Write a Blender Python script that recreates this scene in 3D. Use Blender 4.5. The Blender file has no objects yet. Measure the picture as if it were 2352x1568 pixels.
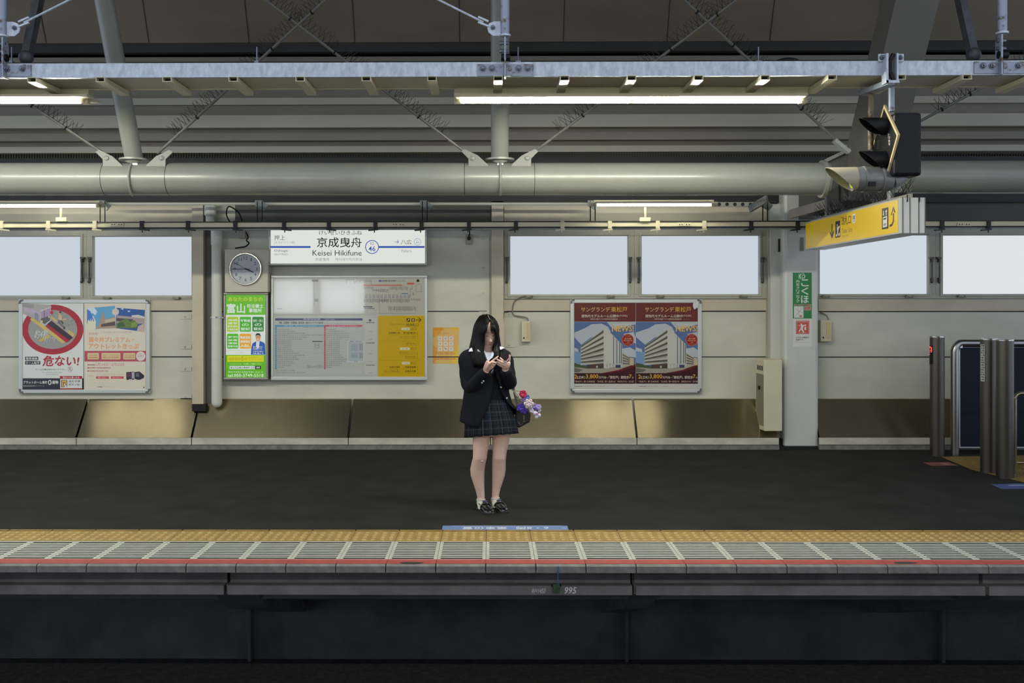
import bpy, math, random
from mathutils import Matrix, Vector
PI = math.pi
RND = random.Random(11)
SC = bpy.context.scene
COL = SC.collection
V3 = lambda p: Vector(p)

# ------------------------------------------------------------------ camera
CW, CH, F, EYE = 2352, 1568, 2287.0, 1.56
YAW, ROLL = 0.0083, -0.00106
VPX, VPY = 1125.0, 700.0          # where lines running away from the platform edge meet
RM = Matrix.Rotation(YAW, 3, 'Z') @ Matrix.Rotation(PI / 2, 3, 'X') @ Matrix.Rotation(ROLL, 3, 'Z')
_q = RM.transposed() @ Vector((0, 1, 0))
SHX = (CW / 2 + F * _q.x / -_q.z - VPX) / CW
SHY = (VPY - (CH / 2 - F * _q.y / -_q.z)) / CW
cam_data = bpy.data.cameras.new('camera')
cam_data.sensor_width = 36.0
cam_data.sensor_fit = 'HORIZONTAL'
cam_data.lens = F / CW * 36.0
cam_data.shift_x, cam_data.shift_y = SHX, SHY
cam_data.clip_start, cam_data.clip_end = 0.05, 200
cam = bpy.data.objects.new('camera', cam_data)
COL.objects.link(cam)
cam.matrix_world = Matrix.Translation((0, 0, EYE)) @ RM.to_4x4()
SC.camera = cam

# ------------------------------------------------------------------ sky, exposure
SC.view_settings.view_transform = 'Standard'
SC.view_settings.look = 'None'
SC.view_settings.gamma = 1.0
SC.view_settings.use_curve_mapping = False
SC.view_settings.exposure = 0.0
TUBE_FRONT, TUBE_REAR, PANE_GLOW, FAR_GLOW, TUBE_NEAR = 250.0, 36.0, 1.0, 11.0, 140.0
world = bpy.data.worlds.new('overcast_sky')
SC.world = world
world.use_nodes = True
_bg = world.node_tree.nodes['Background']
_bg.inputs[0].default_value = (0.70, 0.80, 1.0, 1)
_bg.inputs[1].default_value = 1.25


# ------------------------------------------------------------------ helpers
def ray(px, py):
    return RM @ Vector(((px - CW / 2 + SHX * CW) / F, -(py - CH / 2 - SHY * CW) / F, -1.0))


EYEV = Vector((0, 0, EYE))


def W(px, py, Y):
    """the point at depth Y seen along photo position (px, py)"""
    d = ray(px, py)
    return EYEV + d * (Y / d.y)


def WX(px, py, X):
    d = ray(px, py)
    return EYEV + d * (X / d.x)


def WZ(px, py, Z=0.0):
    d = ray(px, py)
    return EYEV + d * ((Z - EYE) / d.z)


def WP(px, py, p, n):
    d = ray(px, py)
    return EYEV + d * ((V3(p) - EYEV).dot(V3(n)) / d.dot(V3(n)))


def lin(c):
    c = c / 255.0
    return c / 12.92 if c <= 0.04045 else ((c + 0.055) / 1.055) ** 2.4


def rgb(c):
    return (lin(c[0]), lin(c[1]), lin(c[2]), 1.0)


MATS = {}


def mat(name, c, rough=0.5, metal=0.0, var=0.0, scale=6.0, stretch=(1, 1, 1), bump=0.0, emit=0.0, spec=0.5, coat=0.0,
        second=None, sss=0.0, detail=5, ramp=(0.35, 0.65)):
    if name in MATS:
        return MATS[name]
    m = bpy.data.materials.new(name)
    m.use_nodes = True
    nt = m.node_tree
    b = nt.nodes['Principled BSDF']
    b.inputs['Base Color'].default_value = rgb(c)
    b.inputs['Roughness'].default_value = rough
    b.inputs['Metallic'].default_value = metal
    b.inputs['Specular IOR Level'].default_value = spec
    b.inputs['Coat Weight'].default_value = coat
    b.inputs['Coat Roughness'].default_value = 0.03
    if sss:
        b.inputs['Subsurface Weight'].default_value = sss
        b.inputs['Subsurface Radius'].default_value = (0.02, 0.008, 0.005)
        b.inputs['Subsurface Scale'].default_value = 0.3
    if emit:
        b.inputs['Emission Color'].default_value = rgb(c)
        b.inputs['Emission Strength'].default_value = emit
    if var or bump or second:
        tc = nt.nodes.new('ShaderNodeTexCoord')
        mp = nt.nodes.new('ShaderNodeMapping')
        mp.inputs['Scale'].default_value = stretch
        nz = nt.nodes.new('ShaderNodeTexNoise')
        nz.inputs['Scale'].default_value = scale
        nz.inputs['Detail'].default_value = detail
        nz.inputs['Roughness'].default_value = 0.62
        nt.links.new(tc.outputs['Object'], mp.inputs[0])
        nt.links.new(mp.outputs[0], nz.inputs['Vector'])
        if var or second:
            cr = nt.nodes.new('ShaderNodeValToRGB')
            cr.color_ramp.elements[0].position = ramp[0]
            cr.color_ramp.elements[1].position = ramp[1]
            base = rgb(c)
            if second:
                a, d = rgb(second), base
            else:
                a = tuple(max(0, k * (1 - var)) for k in base[:3]) + (1,)
                d = tuple(min(1, k * (1 + var)) for k in base[:3]) + (1,)
            cr.color_ramp.elements[0].color = a
            cr.color_ramp.elements[1].color = d
            nt.links.new(nz.outputs['Fac'], cr.inputs[0])
            nt.links.new(cr.outputs[0], b.inputs['Base Color'])
        if bump:
            bp = nt.nodes.new('ShaderNodeBump')
            bp.inputs['Strength'].default_value = bump
            bp.inputs['Distance'].default_value = 0.01
            nt.links.new(nz.outputs['Fac'], bp.inputs['Height'])
            nt.links.new(bp.outputs[0], b.inputs['Normal'])
    MATS[name] = m
    return m


def emat(name, c, strength):
    if name in MATS:
        return MATS[name]
    m = bpy.data.materials.new(name)
    m.use_nodes = True
    nt = m.node_tree
    nt.nodes.remove(nt.nodes['Principled BSDF'])
    e = nt.nodes.new('ShaderNodeEmission')
    e.inputs[0].default_value = rgb(c)
    e.inputs[1].default_value = strength
    nt.links.new(e.outputs[0], nt.nodes['Material Output'].inputs[0])
    MATS[name] = m
    return m


def lerp(a, b, t):
    return a + (b - a) * t


def catmull(pts, n):
    """n points on a smooth curve through pts"""
    pts = [Vector(p) for p in pts]
    out = []
    k = len(pts) - 1
    for i in range(n):
        t = i / (n - 1) * k
        j = min(int(t), k - 1)
        u = t - j
        p1, p2 = pts[j], pts[j + 1]
        p0 = pts[j - 1] if j > 0 else p1 * 2 - p2
        p3 = pts[j + 2] if j + 2 <= k else p2 * 2 - p1
        out.append(0.5 * ((2 * p1) + (p2 - p0) * u + (2 * p0 - 5 * p1 + 4 * p2 - p3) * u * u + (3 * p1 - p0 - 3 * p2 + p3) * u ** 3))
    return out


def interp(tab, y):
    """piecewise-linear lookup in [(y, a, b, ...)]"""
    if y <= tab[0][0]:
        return tab[0][1:]
    for p, q in zip(tab, tab[1:]):
        if y <= q[0]:
            t = (y - p[0]) / (q[0] - p[0])
            return tuple(lerp(a, b, t) for a, b in zip(p[1:], q[1:]))
    return tab[-1][1:]


_text_cache = {}


def text_mesh(s, bold=0.0):
    key = (s, bold)
    if key not in _text_cache:
        c = bpy.data.curves.new('lettering', 'FONT')
        c.body = s
        c.size = 1
        c.resolution_u = 2
        c.offset = bold
        o = bpy.data.objects.new('lettering', c)
        COL.objects.link(o)
        dg = bpy.context.evaluated_depsgraph_get()
        me = bpy.data.meshes.new_from_object(o.evaluated_get(dg))
        vs = [(v.co.x, v.co.y) for v in me.vertices]
        fs = [tuple(p.vertices) for p in me.polygons]
        bpy.data.objects.remove(o)
        bpy.data.curves.remove(c)
        bpy.data.meshes.remove(me)
        x0, x1 = min(v[0] for v in vs), max(v[0] for v in vs)
        y0, y1 = min(v[1] for v in vs), max(v[1] for v in vs)
        vs = [((x - x0) / max(1e-6, x1 - x0), (y - y0) / max(1e-6, y1 - y0)) for x, y in vs]
        _text_cache[key] = (vs, fs)
    return _text_cache[key]


ORG = {}


class MB:
    """collects shapes and links them as one mesh object"""

    def __init__(s):
        s.v, s.f, s.m, s.uv = [], [], [], []

    def add(s, vs, fs, mi=0, uvs=None):
        o = len(s.v)
        s.v += [Vector(p) for p in vs]
        s.uv += list(uvs) if uvs else [(0, 0)] * len(vs)
        for f in fs:
            s.f.append(tuple(i + o for i in f))
            s.m.append(mi)
        return s

    def box(s, a, b, mi=0):
        x0, x1 = sorted((a[0], b[0])); y0, y1 = sorted((a[1], b[1])); z0, z1 = sorted((a[2], b[2]))
        vs = [(x, y, z) for x in (x0, x1) for y in (y0, y1) for z in (z0, z1)]
        return s.add(vs, [(0, 1, 3, 2), (4, 6, 7, 5), (0, 4, 5, 1), (2, 3, 7, 6), (0, 2, 6, 4), (1, 5, 7, 3)], mi)

    def pbox(s, x0, y0, x1, y1, Y0, Y1, mi=0):
        a, b = W(x0, y0, Y0), W(x1, y1, Y0)
        return s.box((a.x, Y0, a.z), (b.x, Y1, b.z), mi)

    def obox(s, p0, p1, w, h, mi=0, up=(0, 0, 1)):
        """bar of section w x h from p0 to p1"""
        p0, p1 = V3(p0), V3(p1)
        d = (p1 - p0).normalized()
        a = d.cross(V3(up))
        a = a.normalized() if a.length > 1e-4 else Vector((1, 0, 0))
        u = a.cross(d).normalized()
        vs = [p + a * (sa * w / 2) + u * (su * h / 2) for p in (p0, p1) for sa, su in ((-1, -1), (1, -1), (1, 1), (-1, 1))]
        return s.add(vs, [(3, 2, 1, 0), (4, 5, 6, 7)] + [(i, (i + 1) % 4, 4 + (i + 1) % 4, 4 + i) for i in range(4)], mi)

    def prism(s, pts, ext, mi=0):
        n = len(pts)
        pts = [V3(p) for p in pts]
        e = V3(ext)
        nr = Vector((0, 0, 0))
        for i in range(n):
            nr += pts[i].cross(pts[(i + 1) % n])
        if nr.dot(e) > 0:
            pts.reverse()
        return s.add(pts + [p + e for p in pts],
                     [tuple(range(n)), tuple(range(2 * n - 1, n - 1, -1))] + [(i, i + n, (i + 1) % n + n, (i + 1) % n) for i in range(n)], mi)

    def loft(s, rings, cap0=True, cap1=True, mi=0, closed=True, uvs=None):
        n = len(rings[0])
        vs = [p for r in rings for p in r]
        fs = []
        kk = n if closed else n - 1
        for i in range(len(rings) - 1):
            for j in range(kk):
                a, b = i * n + j, i * n + (j + 1) % n
                fs.append((a, b, b + n, a + n))
        if cap0:
            fs.append(tuple(range(n - 1, -1, -1)))
        if cap1:
            fs.append(tuple(range((len(rings) - 1) * n, len(rings) * n)))
        return s.add(vs, fs, mi, uvs)

    def tube(s, path, r, n=10, mi=0, caps=True, flat=1.0, up=None):
        path = [V3(p) for p in path]
        k = len(path)
        rs = r if isinstance(r, (list, tuple)) else [r] * k
        rings = []
        ref = V3(up) if up else None
        a = None
        for i in range(k):
            d = (path[min(i + 1, k - 1)] - path[max(i - 1, 0)])
            d = d.normalized() if d.length > 1e-9 else Vector((0, 0, 1))
            if ref is not None:
                a = d.cross(ref)
            elif a is None:
                a = d.orthogonal()
            else:
                a = a - d * a.dot(d)
            a = a.normalized() if a.length > 1e-6 else d.orthogonal().normalized()
            b = d.cross(a)
            rings.append([path[i] + (a * math.cos(t) + b * (math.sin(t) * flat)) * rs[i] for t in (2 * PI * q / n for q in range(n))])
        return s.loft(rings, caps, caps, mi)

    def cyl(s, p0, p1, r, r1=None, n=18, mi=0, caps=True):
        return s.tube([p0, p1], [r, r if r1 is None else r1], n, mi, caps)

    def ball(s, c, r, nu=14, nv=9, mi=0, mtx=None):
        rr = r if isinstance(r, (tuple, list)) else (r, r, r)
        c = V3(c)
        vs, fs = [], []
        for i in range(nv + 1):
            t = PI * i / nv
            for j in range(nu):
                q = 2 * PI * j / nu
                p = Vector((rr[0] * math.sin(t) * math.cos(q), rr[1] * math.sin(t) * math.sin(q), rr[2] * math.cos(t)))
                vs.append(c + (mtx @ p if mtx else p))
        for i in range(nv):
            for j in range(nu):
                a, b = i * nu + j, i * nu + (j + 1) % nu
                fs.append((a, a + nu, b + nu, b))
        return s.add(vs, fs, mi)

    def lathe(s, c, axis, prof, n=24, mi=0, caps=True):
        """prof: [(distance along axis, radius)]"""
        ax = V3(axis).normalized()
        a = ax.orthogonal().normalized()
        b = ax.cross(a)
        c = V3(c)
        rings = [[c + ax * h + (a * math.cos(2 * PI * k / n) + b * math.sin(2 * PI * k / n)) * r for k in range(n)] for h, r in prof]
        return s.loft(rings, caps, caps, mi)

    def build(s, name, mats, parent=None, smooth=None, bevel=0.0, solid=0.0):
        if not isinstance(mats, (list, tuple)):
            mats = [mats]
        o0 = ORG.get(parent.name, Vector((0, 0, 0))) if parent else Vector((0, 0, 0))
        me = bpy.data.meshes.new(name)
        me.from_pydata([v - o0 for v in s.v], [], s.f)
        for m in mats:
            me.materials.append(m)
        me.polygons.foreach_set('material_index', s.m)
        if any(u != (0, 0) for u in s.uv):
            ul = me.uv_layers.new(name='map')
            for lp in me.loops:
                ul.data[lp.index].uv = s.uv[lp.vertex_index]
        me.update()
        if smooth:
            me.polygons.foreach_set('use_smooth', [True] * len(me.polygons))
            me.set_sharp_from_angle(angle=smooth)
        o = bpy.data.objects.new(name, me)
        COL.objects.link(o)
        if parent:
            o.parent = parent
        ORG[o.name] = o0
        if solid:
            md = o.modifiers.new('solid', 'SOLIDIFY'); md.thickness = solid; md.offset = 0
        if bevel:
            md = o.modifiers.new('edge', 'BEVEL'); md.width = bevel; md.segments = 2; md.limit_method = 'ANGLE'
        return o


def tag(o, label=None, cat=None, group=None, kind=None):
    if label: o['label'] = label
    if cat: o['category'] = cat
    if group: o['group'] = group
    if kind: o['kind'] = kind
    return o


def thing(name, label, cat, loc, group=None):
    o = bpy.data.objects.new(name, None)
    COL.objects.link(o)
    o.empty_display_size = 0.05
    o.location = loc
    ORG[o.name] = V3(loc)
    return tag(o, label, cat, group)


def struct(o, label=None):
    return tag(o, label, None, None, 'structure')


def copy_tree(o, parent=None):
    c = o.copy()
    COL.objects.link(c)
    c.parent = parent
    for ch in list(o.children):
        copy_tree(ch, c)
    return c


INK = {}


class Art(MB):
    """flat printing on a panel; positions are given in the panel's own map"""

    def __init__(s, mp, nrm, step=0.0006, rough=0.35, coat=0.0, glow=0.0, tagname='print'):
        super().__init__()
        s.mp, s.n, s.step, s.k, s.mats, s.idx = mp, V3(nrm), step, 0, [], {}
        s.rough, s.coat, s.glow, s.tn = rough, coat, glow, tagname
        s.done_, s.hold = [], None

    def mi(s, c):
        if c not in s.idx:
            nm = '%s_%02x%02x%02x' % (s.tn, *c)
            s.idx[c] = len(s.mats)
            s.mats.append(mat(nm, c, s.rough, coat=s.coat, emit=s.glow))
        return s.idx[c]

    def up(s):
        return s

    def put(s, pts):
        """picks the layer above everything already printed under these points"""
        if s.hold is not None:
            s.k = s.hold
            return
        x0, x1 = min(p[0] for p in pts), max(p[0] for p in pts)
        y0, y1 = min(p[1] for p in pts), max(p[1] for p in pts)
        k = 1
        for (a, b, c, d, kk) in s.done_:
            if kk >= k and a < x1 and b > x0 and c < y1 and d > y0:
                k = kk + 1
        s.done_.append((x0, x1, y0, y1, k))
        s.k = k

    def P(s, x, y, dk=0.0):
        return s.mp(x, y) + s.n * (s.step * (s.k + dk))

    def poly(s, pts, c):
        # facing the normal: reversed if needed
        s.put(pts)
        q = [s.P(*p) for p in pts]
        nr = Vector((0, 0, 0))
        for i in range(len(q)):
            nr += (q[i] - q[0]).cross(q[(i + 1) % len(q)] - q[0])
        if nr.dot(s.n) < 0:
            q.reverse()
        s.add(q, [tuple(range(len(q)))], s.mi(c))
        return s

    def rect(s, x0, y0, x1, y1, c):
        return s.poly([(x0, y0), (x1, y0), (x1, y1), (x0, y1)], c)

    def rrect(s, x0, y0, x1, y1, r, c):
        pts = []
        for cx, cy, a0 in ((x1 - r, y0 + r, -90), (x1 - r, y1 - r, 0), (x0 + r, y1 - r, 90), (x0 + r, y0 + r, 180)):
            for k in range(4):
                a = math.radians(a0 + 30 * k)
                pts.append((cx + r * math.cos(a), cy + r * math.sin(a)))
        return s.poly(pts, c)

    def ell(s, cx, cy, rx, ry, c, n=28):
        return s.poly([(cx + rx * math.cos(2 * PI * k / n), cy + ry * math.sin(2 * PI * k / n)) for k in range(n)], c)

    def ring(s, cx, cy, rx, ry, w, c, n=36):
        s.put([(cx - rx, cy - ry), (cx + rx, cy + ry)])
        s.hold = s.k
        for k in range(n):
            a, b = 2 * PI * k / n, 2 * PI * (k + 1) / n
            s.poly([(cx + rx * math.cos(a), cy + ry * math.sin(a)), (cx + rx * math.cos(b), cy + ry * math.sin(b)),
                    (cx + (rx - w) * math.cos(b), cy + (ry - w) * math.sin(b)), (cx + (rx - w) * math.cos(a), cy + (ry - w) * math.sin(a))], c)
        s.hold = None
        return s

    def line(s, x0, y0, x1, y1, w, c):
        dx, dy = x1 - x0, y1 - y0
        L = math.hypot(dx, dy) or 1
        nx, ny = -dy / L * w / 2, dx / L * w / 2
        return s.poly([(x0 + nx, y0 + ny), (x1 + nx, y1 + ny), (x1 - nx, y1 - ny), (x0 - nx, y0 - ny)], c)

    def text(s, t, x0, y0, x1, y1, c, bold=0.0, quad=None, slant=0.0, flip=False):
        """fits the words t into the box (or into four corners tl, tr, br, bl)"""
        vs, fs = text_mesh(t, min(bold, 0.008))
        q = quad or [(x0, y0), (x1, y0), (x1, y1), (x0, y1)]
        s.put(list(q) + [(q[0][0] + slant, q[0][1]), (q[1][0] + slant, q[1][1])])
        b = max(0.0, bold - 0.008) * 0.55 * abs(q[3][1] - q[0][1])
        for n, (ox, oy) in enumerate(((-b, 0), (b, 0), (0, -b), (0, b)) if b > 0 else ((0, 0),)):
            pts = []
            for u, v in vs:
                if flip:
                    u, v = 1 - u, 1 - v
                v = 1 - v
                x = lerp(lerp(q[0][0], q[1][0], u), lerp(q[3][0], q[2][0], u), v) + slant * (1 - v)
                y = lerp(lerp(q[0][1], q[1][1], u), lerp(q[3][1], q[2][1], u), v)
                pts.append(s.P(x + ox, y + oy, n * 0.15))
            out = []
            for f in fs:
                nr = (pts[f[1]] - pts[f[0]]).cross(pts[f[2]] - pts[f[0]])
                out.append(f if nr.dot(s.n) >= 0 else tuple(reversed(f)))
            s.add(pts, out, s.mi(c))
        return s

    def done(s, name, parent=None):
        return s.build(name, s.mats, parent)


def wall_art(Y, **k):
    return Art(lambda x, y: W(x, y, Y), (0, -1, 0), **k)
# ------------------------------------------------------------------ materials
WALL = mat('wall_paint', (192, 190, 174), 0.45, var=0.08, scale=1.3, stretch=(1, 1, 2.2))
WALL_TAN = mat('tan_paint', (186, 176, 154), 0.45, var=0.08, scale=2.0)
WALL_DARKER = mat('grey_beige_paint', (140, 137, 124), 0.5, var=0.10, scale=2.0)
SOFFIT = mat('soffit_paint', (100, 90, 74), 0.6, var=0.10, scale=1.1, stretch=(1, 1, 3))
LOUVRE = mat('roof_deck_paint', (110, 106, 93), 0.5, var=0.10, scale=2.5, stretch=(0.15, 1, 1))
LOUVRE_LIT = mat('roof_deck_lit', (158, 154, 138), 0.45, var=0.08, scale=2.5, stretch=(0.15, 1, 1))  # brighter copy of the deck paint, lamp light put into its tone
DARKSTEEL = mat('dark_steel', (26, 26, 24), 0.6, var=0.3, scale=5)
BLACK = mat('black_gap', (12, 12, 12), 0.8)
PIPE = mat('grey_pipe_paint', (124, 125, 117), 0.33, var=0.06, scale=2.0, coat=0.15)
FRAME = mat('window_frame_paint', (165, 163, 148), 0.4, var=0.06, scale=3)
ALU = mat('brushed_aluminium', (200, 200, 196), 0.32, 0.85, var=0.06, scale=8)
CHROME = mat('bright_steel', (190, 188, 180), 0.18, 1.0)
STEEL = mat('stainless_panel', (172, 160, 132), 0.25, 1.0, var=0.12, scale=2.6, stretch=(1.0, 1, 0.4), ramp=(0.3, 0.7))
_nt = STEEL.node_tree; _b = _nt.nodes['Principled BSDF']
_b.inputs['Anisotropic'].default_value = 0.9
_tg = _nt.nodes.new('ShaderNodeTangent'); _tg.direction_type = 'UV_MAP'; _tg.uv_map = 'map'
_nt.links.new(_tg.outputs[0], _b.inputs['Tangent'])
STEEL_LIP = mat('stainless_lip', (196, 190, 172), 0.4, 0.25, var=0.2, scale=6, stretch=(0.5, 1, 1))
GALV = mat('galvanised_steel', (176, 184, 194), 0.5, 0.25, var=0.2, scale=26, stretch=(1, 1, 0.45), detail=7)
GALV_RUST = mat('galvanised_rusty', (140, 148, 162), 0.5, 0.25, second=(88, 70, 52), scale=14, detail=8, ramp=(0.36, 0.46))
RUSTY = mat('rusty_pipe_paint', (128, 116, 92), 0.6, 0.1, second=(70, 48, 30), scale=14, detail=8, ramp=(0.42, 0.55))
CREAM = mat('cream_metal', (196, 188, 158), 0.4, var=0.05, scale=4)
WHITEPVC = mat('white_plastic', (196, 196, 184), 0.38, var=0.05, scale=4)
PILLARM = mat('pillar_paint', (192, 193, 184), 0.36, var=0.05, scale=2, stretch=(1, 1, 0.3))
ASPHALT = mat('asphalt', (29, 28, 26), 0.85, var=0.35, scale=3.2, bump=0.3, detail=12, spec=0.2)
CONC = mat('concrete_kerb', (110, 108, 104), 0.75, var=0.30, scale=12, bump=0.3, detail=8)
CONC_BEAM = mat('concrete_beam', (104, 99, 99), 0.8, var=0.22, scale=5, bump=0.3, detail=8)
CONC_DARK = mat('concrete_dark', (88, 88, 90), 0.9, var=0.3, scale=2.2, detail=8)
BALLAST = mat('track_bed', (62, 60, 58), 0.95, var=0.4, scale=22, bump=0.6)
YELLOWT = mat('tactile_yellow', (150, 122, 64), 0.55, var=0.14, scale=9, detail=6)
SLATM = mat('pale_slats', (176, 177, 162), 0.5, var=0.12, scale=7, detail=6)
REDP = mat('red_line_paint', (158, 66, 58), 0.6, var=0.18, scale=10, second=None, detail=8)
BOLT = mat('bolt_steel', (110, 116, 126), 0.4, 0.6)
PANE_M = emat('frosted_pane', (200, 209, 219), PANE_GLOW)
TUBE_M = emat('fluorescent_tube', (250, 249, 230), TUBE_FRONT)
TUBE_R = emat('fluorescent_tube_rear', (250, 249, 230), TUBE_REAR)
BLK = mat('black_plastic', (15, 15, 17), 0.5, spec=0.25)
SPIKE = mat('spike_steel', (34, 33, 30), 0.5, 0.5)

YW = 11.08                 # face of the back wall
XL, XR = -8.5, 9.5

# ------------------------------------------------------------------ ground level
b = MB(); b.box((XL, 6.885, -0.25), (XR, 11.3, 0.0)); floor = struct(b.build('floor', ASPHALT))
b = MB(); b.box((XL, -4.0, -1.5), (XR, 7.9, -1.2)); struct(b.build('floor_track', BALLAST))

# concrete edge beam under the platform lip, in three lengths
def zat(py, Y): return W(1125, py, Y).z
zs = [zat(1310, 6.04), zat(1338, 6.10), zat(1345, 6.02), zat(1366, 6.02)]
joints = [XL, W(521, 1340, 6.05).x, W(1455, 1340, 6.05).x, W(2262, 1340, 6.05).x, XR]
for i in range(4):
    x0, x1 = joints[i] + (0.012 if i else 0), joints[i + 1] - (0.012 if i < 3 else 0)
    prof = [(6.10, zs[0]), (6.10, zs[1]), (6.02, zs[2]), (6.02, zs[3]), (6.30, zs[3]), (6.30, zs[0])]
    b = MB()
    b.prism([(x0, y, z) for y, z in prof], (x1 - x0, 0, 0))
    if i:
        b.prism([(x0 - 0.012, y + 0.02, z) for y, z in prof], (0.012, 0, 0))
    beam = struct(b.build('trim_%d' % (i + 1), CONC_BEAM))
    if i == 1:
        chalk = wall_art(6.0195, rough=0.9, step=0.0004, tagname='chalk')
        chalk.up().text('W=1450', 1219, 1351, 1251, 1362, (205, 205, 205), slant=3)
        chalk.text('995', 1295, 1348, 1322, 1363, (205, 205, 205), 0.02, slant=3)
        tag(chalk.done('chalk_marking', beam), 'white chalk figures')
b = MB(); b.box((XL, 6.30, -0.30), (XR, 6.9, zs[0])); struct(b.build('floor_slab', CONC_DARK))
# wall under the platform with its cross beams
b = MB()
b.box((XL, 7.76, -1.25), (XR, 7.95, -0.30))
struct(b.build('wall_under', CONC_DARK))
zt = zat(1420, 7.6)
for k, (px, wd) in enumerate(((560, 95), (1468, 62), (2215, 70))):
    x = W(px, 1400, 6.4).x; wx = wd * 6.4 / F / 2
    b = MB()
    b.prism([(x - wx, 6.12, zs[3]), (x - wx, 7.76, zs[3]), (x - wx, 7.76, zt), (x - wx, 6.5, -0.42)], (2 * wx, 0, 0))
    struct(b.build('trim_%d' % (5 + k), CONC_DARK))
for k, px in enumerate((572, 1440, 2168)):
    x = W(px, 1450, 7.7).x
    b = MB(); b.box((x - 0.012, 7.70, -1.2), (x + 0.012, 7.765, -0.35))
    struct(b.build('trim_%d' % (8 + k), CONC_DARK))

# ------------------------------------------------------------------ coping blocks and edge panels, each one its own thing
X0 = W(1117, 1218, 6.89).x
PITCH = 0.3004
NB = 13
zk = -0.001
b = MB()
b.prism([(X0 + 0.003, 5.985, 0.0), (X0 + 0.003, 5.97, -0.008), (X0 + 0.003, 5.97, -0.046), (X0 + 0.003, 6.10, -0.046), (X0 + 0.003, 6.10, 0.0)], (PITCH - 0.006, 0, 0))
coping = b.build('coping_block', CONC)
tag(coping, 'grey concrete coping block with a red painted top along the platform edge', 'coping block', 'coping blocks along the platform edge')
ORG[coping.name] = Vector((0, 0, 0))
b = MB(); b.box((X0 + 0.001, 6.0, 0.0), (X0 + PITCH - 0.001, 6.10, 0.0018))
b.build('red_stripe', REDP, coping)

panel = thing('edge_panel', 'platform edge panel of pale slats with a yellow dotted tactile tile behind', 'edge panel', (X0, 6.5, 0.0),
              'slatted edge panels in a row along the platform edge')
x0, x1 = X0 + 0.0012, X0 + PITCH - 0.0012
b = MB(); b.box((x0, 6.572, -0.04), (x1, 6.884, 0.0))
b.box((x0 + 0.004, 6.862, 0.0), (x1 - 0.004, 6.882, 0.006))
for i in range(5):
    for j in range(4):
        cx, cy = x0 + 0.030 + i * 0.0594, 6.598 + j * 0.066
        b.lathe((cx, cy, 0), (0, 0, 1), [(0, 0.0175), (0.006, 0.0150), (0.0085, 0.0105)], 12, 1, True)
b.build('tactile_tile', [YELLOWT, mat('dot_yellow', (174, 147, 88), 0.55, var=0.12, scale=9)], panel, smooth=0.5)  # dots in a paler yellow than the tile, to stand out
b = MB()
b.box((x0, 6.104, -0.05), (x0 + 0.020, 6.568, 0.0)); b.box((x1 - 0.020, 6.104, -0.05), (x1, 6.568, 0.0))
b.box((x0 + 0.020, 6.104, -0.05), (x1 - 0.020, 6.116, 0.0)); b.box((x0 + 0.020, 6.548, -0.05), (x1 - 0.020, 6.568, 0.0))
ns = 9
for k in range(ns):
    y = 6.116 + (k + 1) * (6.548 - 6.116) / (ns + 1)
    b.box((x0 + 0.019, y - 0.0112, -0.0035), (x1 - 0.019, y + 0.0112, 0.0))
b.build('slatted_tread', SLATM, panel)
b = MB(); b.box((x0 + 0.021, 6.117, -0.04), (x1 - 0.021, 6.547, -0.0012)); b.build('slot_base', BLACK, panel)  # black plate under the slats, so the slots read dark
for i in range(-NB, NB + 1):
    if i:
        c = copy_tree(coping); c.location.x = i * PITCH
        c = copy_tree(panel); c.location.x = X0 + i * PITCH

for (px, lab) in ((945, 'dark oil stain on the red edge line left of the floor sticker'), (2080, 'dark oil stain on the red edge line below the posts')):
    sa = Art(lambda x, y: WZ(x, y, 0.0022), (0, 0, 1), step=0.0003, rough=0.4, tagname='stain')
    sa.poly([(px - 28, 1291.5), (px - 14, 1289.5), (px + 12, 1290), (px + 30, 1291), (px + 22, 1293.5), (px + 6, 1294.6), (px - 20, 1294.2)], (46, 34, 32))
    tag(sa.done('oil_stain'), lab, 'stain')
# sticker on the floor in front of the girl, its writing faces her
st = Art(lambda x, y: WZ(x, y, 0.0), (0, 0, 1), step=0.0008, rough=0.5, tagname='sticker')
st.up().poly([(1017, 1207), (1303, 1207), (1306, 1217), (1015, 1217)], (96, 122, 168))
st.up().text('乗車位置', 1062, 1210, 1165, 1215.5, (205, 212, 222), 0.03, flip=True)
st.text('6・8両', 1185, 1210, 1260, 1215.5, (205, 212, 222), 0.03, flip=True)
st.poly([(1040, 1207.6), (1290, 1207.6), (1290, 1208.6), (1040, 1208.6)], (160, 176, 205))
st.text('目', 1292, 1210, 1300, 1215, (150, 165, 195), 0.02, flip=True)
tag(st.done('floor_sticker'), 'long blue floor sticker with white upside-down lettering in front of the girl', 'floor sticker')

# ------------------------------------------------------------------ back wall
zw0, zw1 = zat(916, YW), zat(440, YW)
b = MB()
px_open = [(-900, -600), (-560, -240), (-200, 184), (214, 440), (1172, 1442), (1474, 1744), (1883, 2133), (2166, 2440), (2480, 2750)]
wy0, wy1 = 541.5, 677.0
zt0, zt1 = zat(wy1, YW), zat(wy0, YW)
b.box((XL, YW, -0.1), (XR, YW + 0.14, zt0)); b.box((XL, YW, zt1), (XR, YW + 0.14, zw1 + 0.25))
edges = [XL] + [W(p, 610, YW).x for pr in px_open for p in pr] + [XR]
for i in range(0, len(edges), 2):
    b.box((edges[i], YW, zt0), (edges[i + 1], YW + 0.14, zt1))
wall = struct(b.build('wall_back', WALL))

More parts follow.
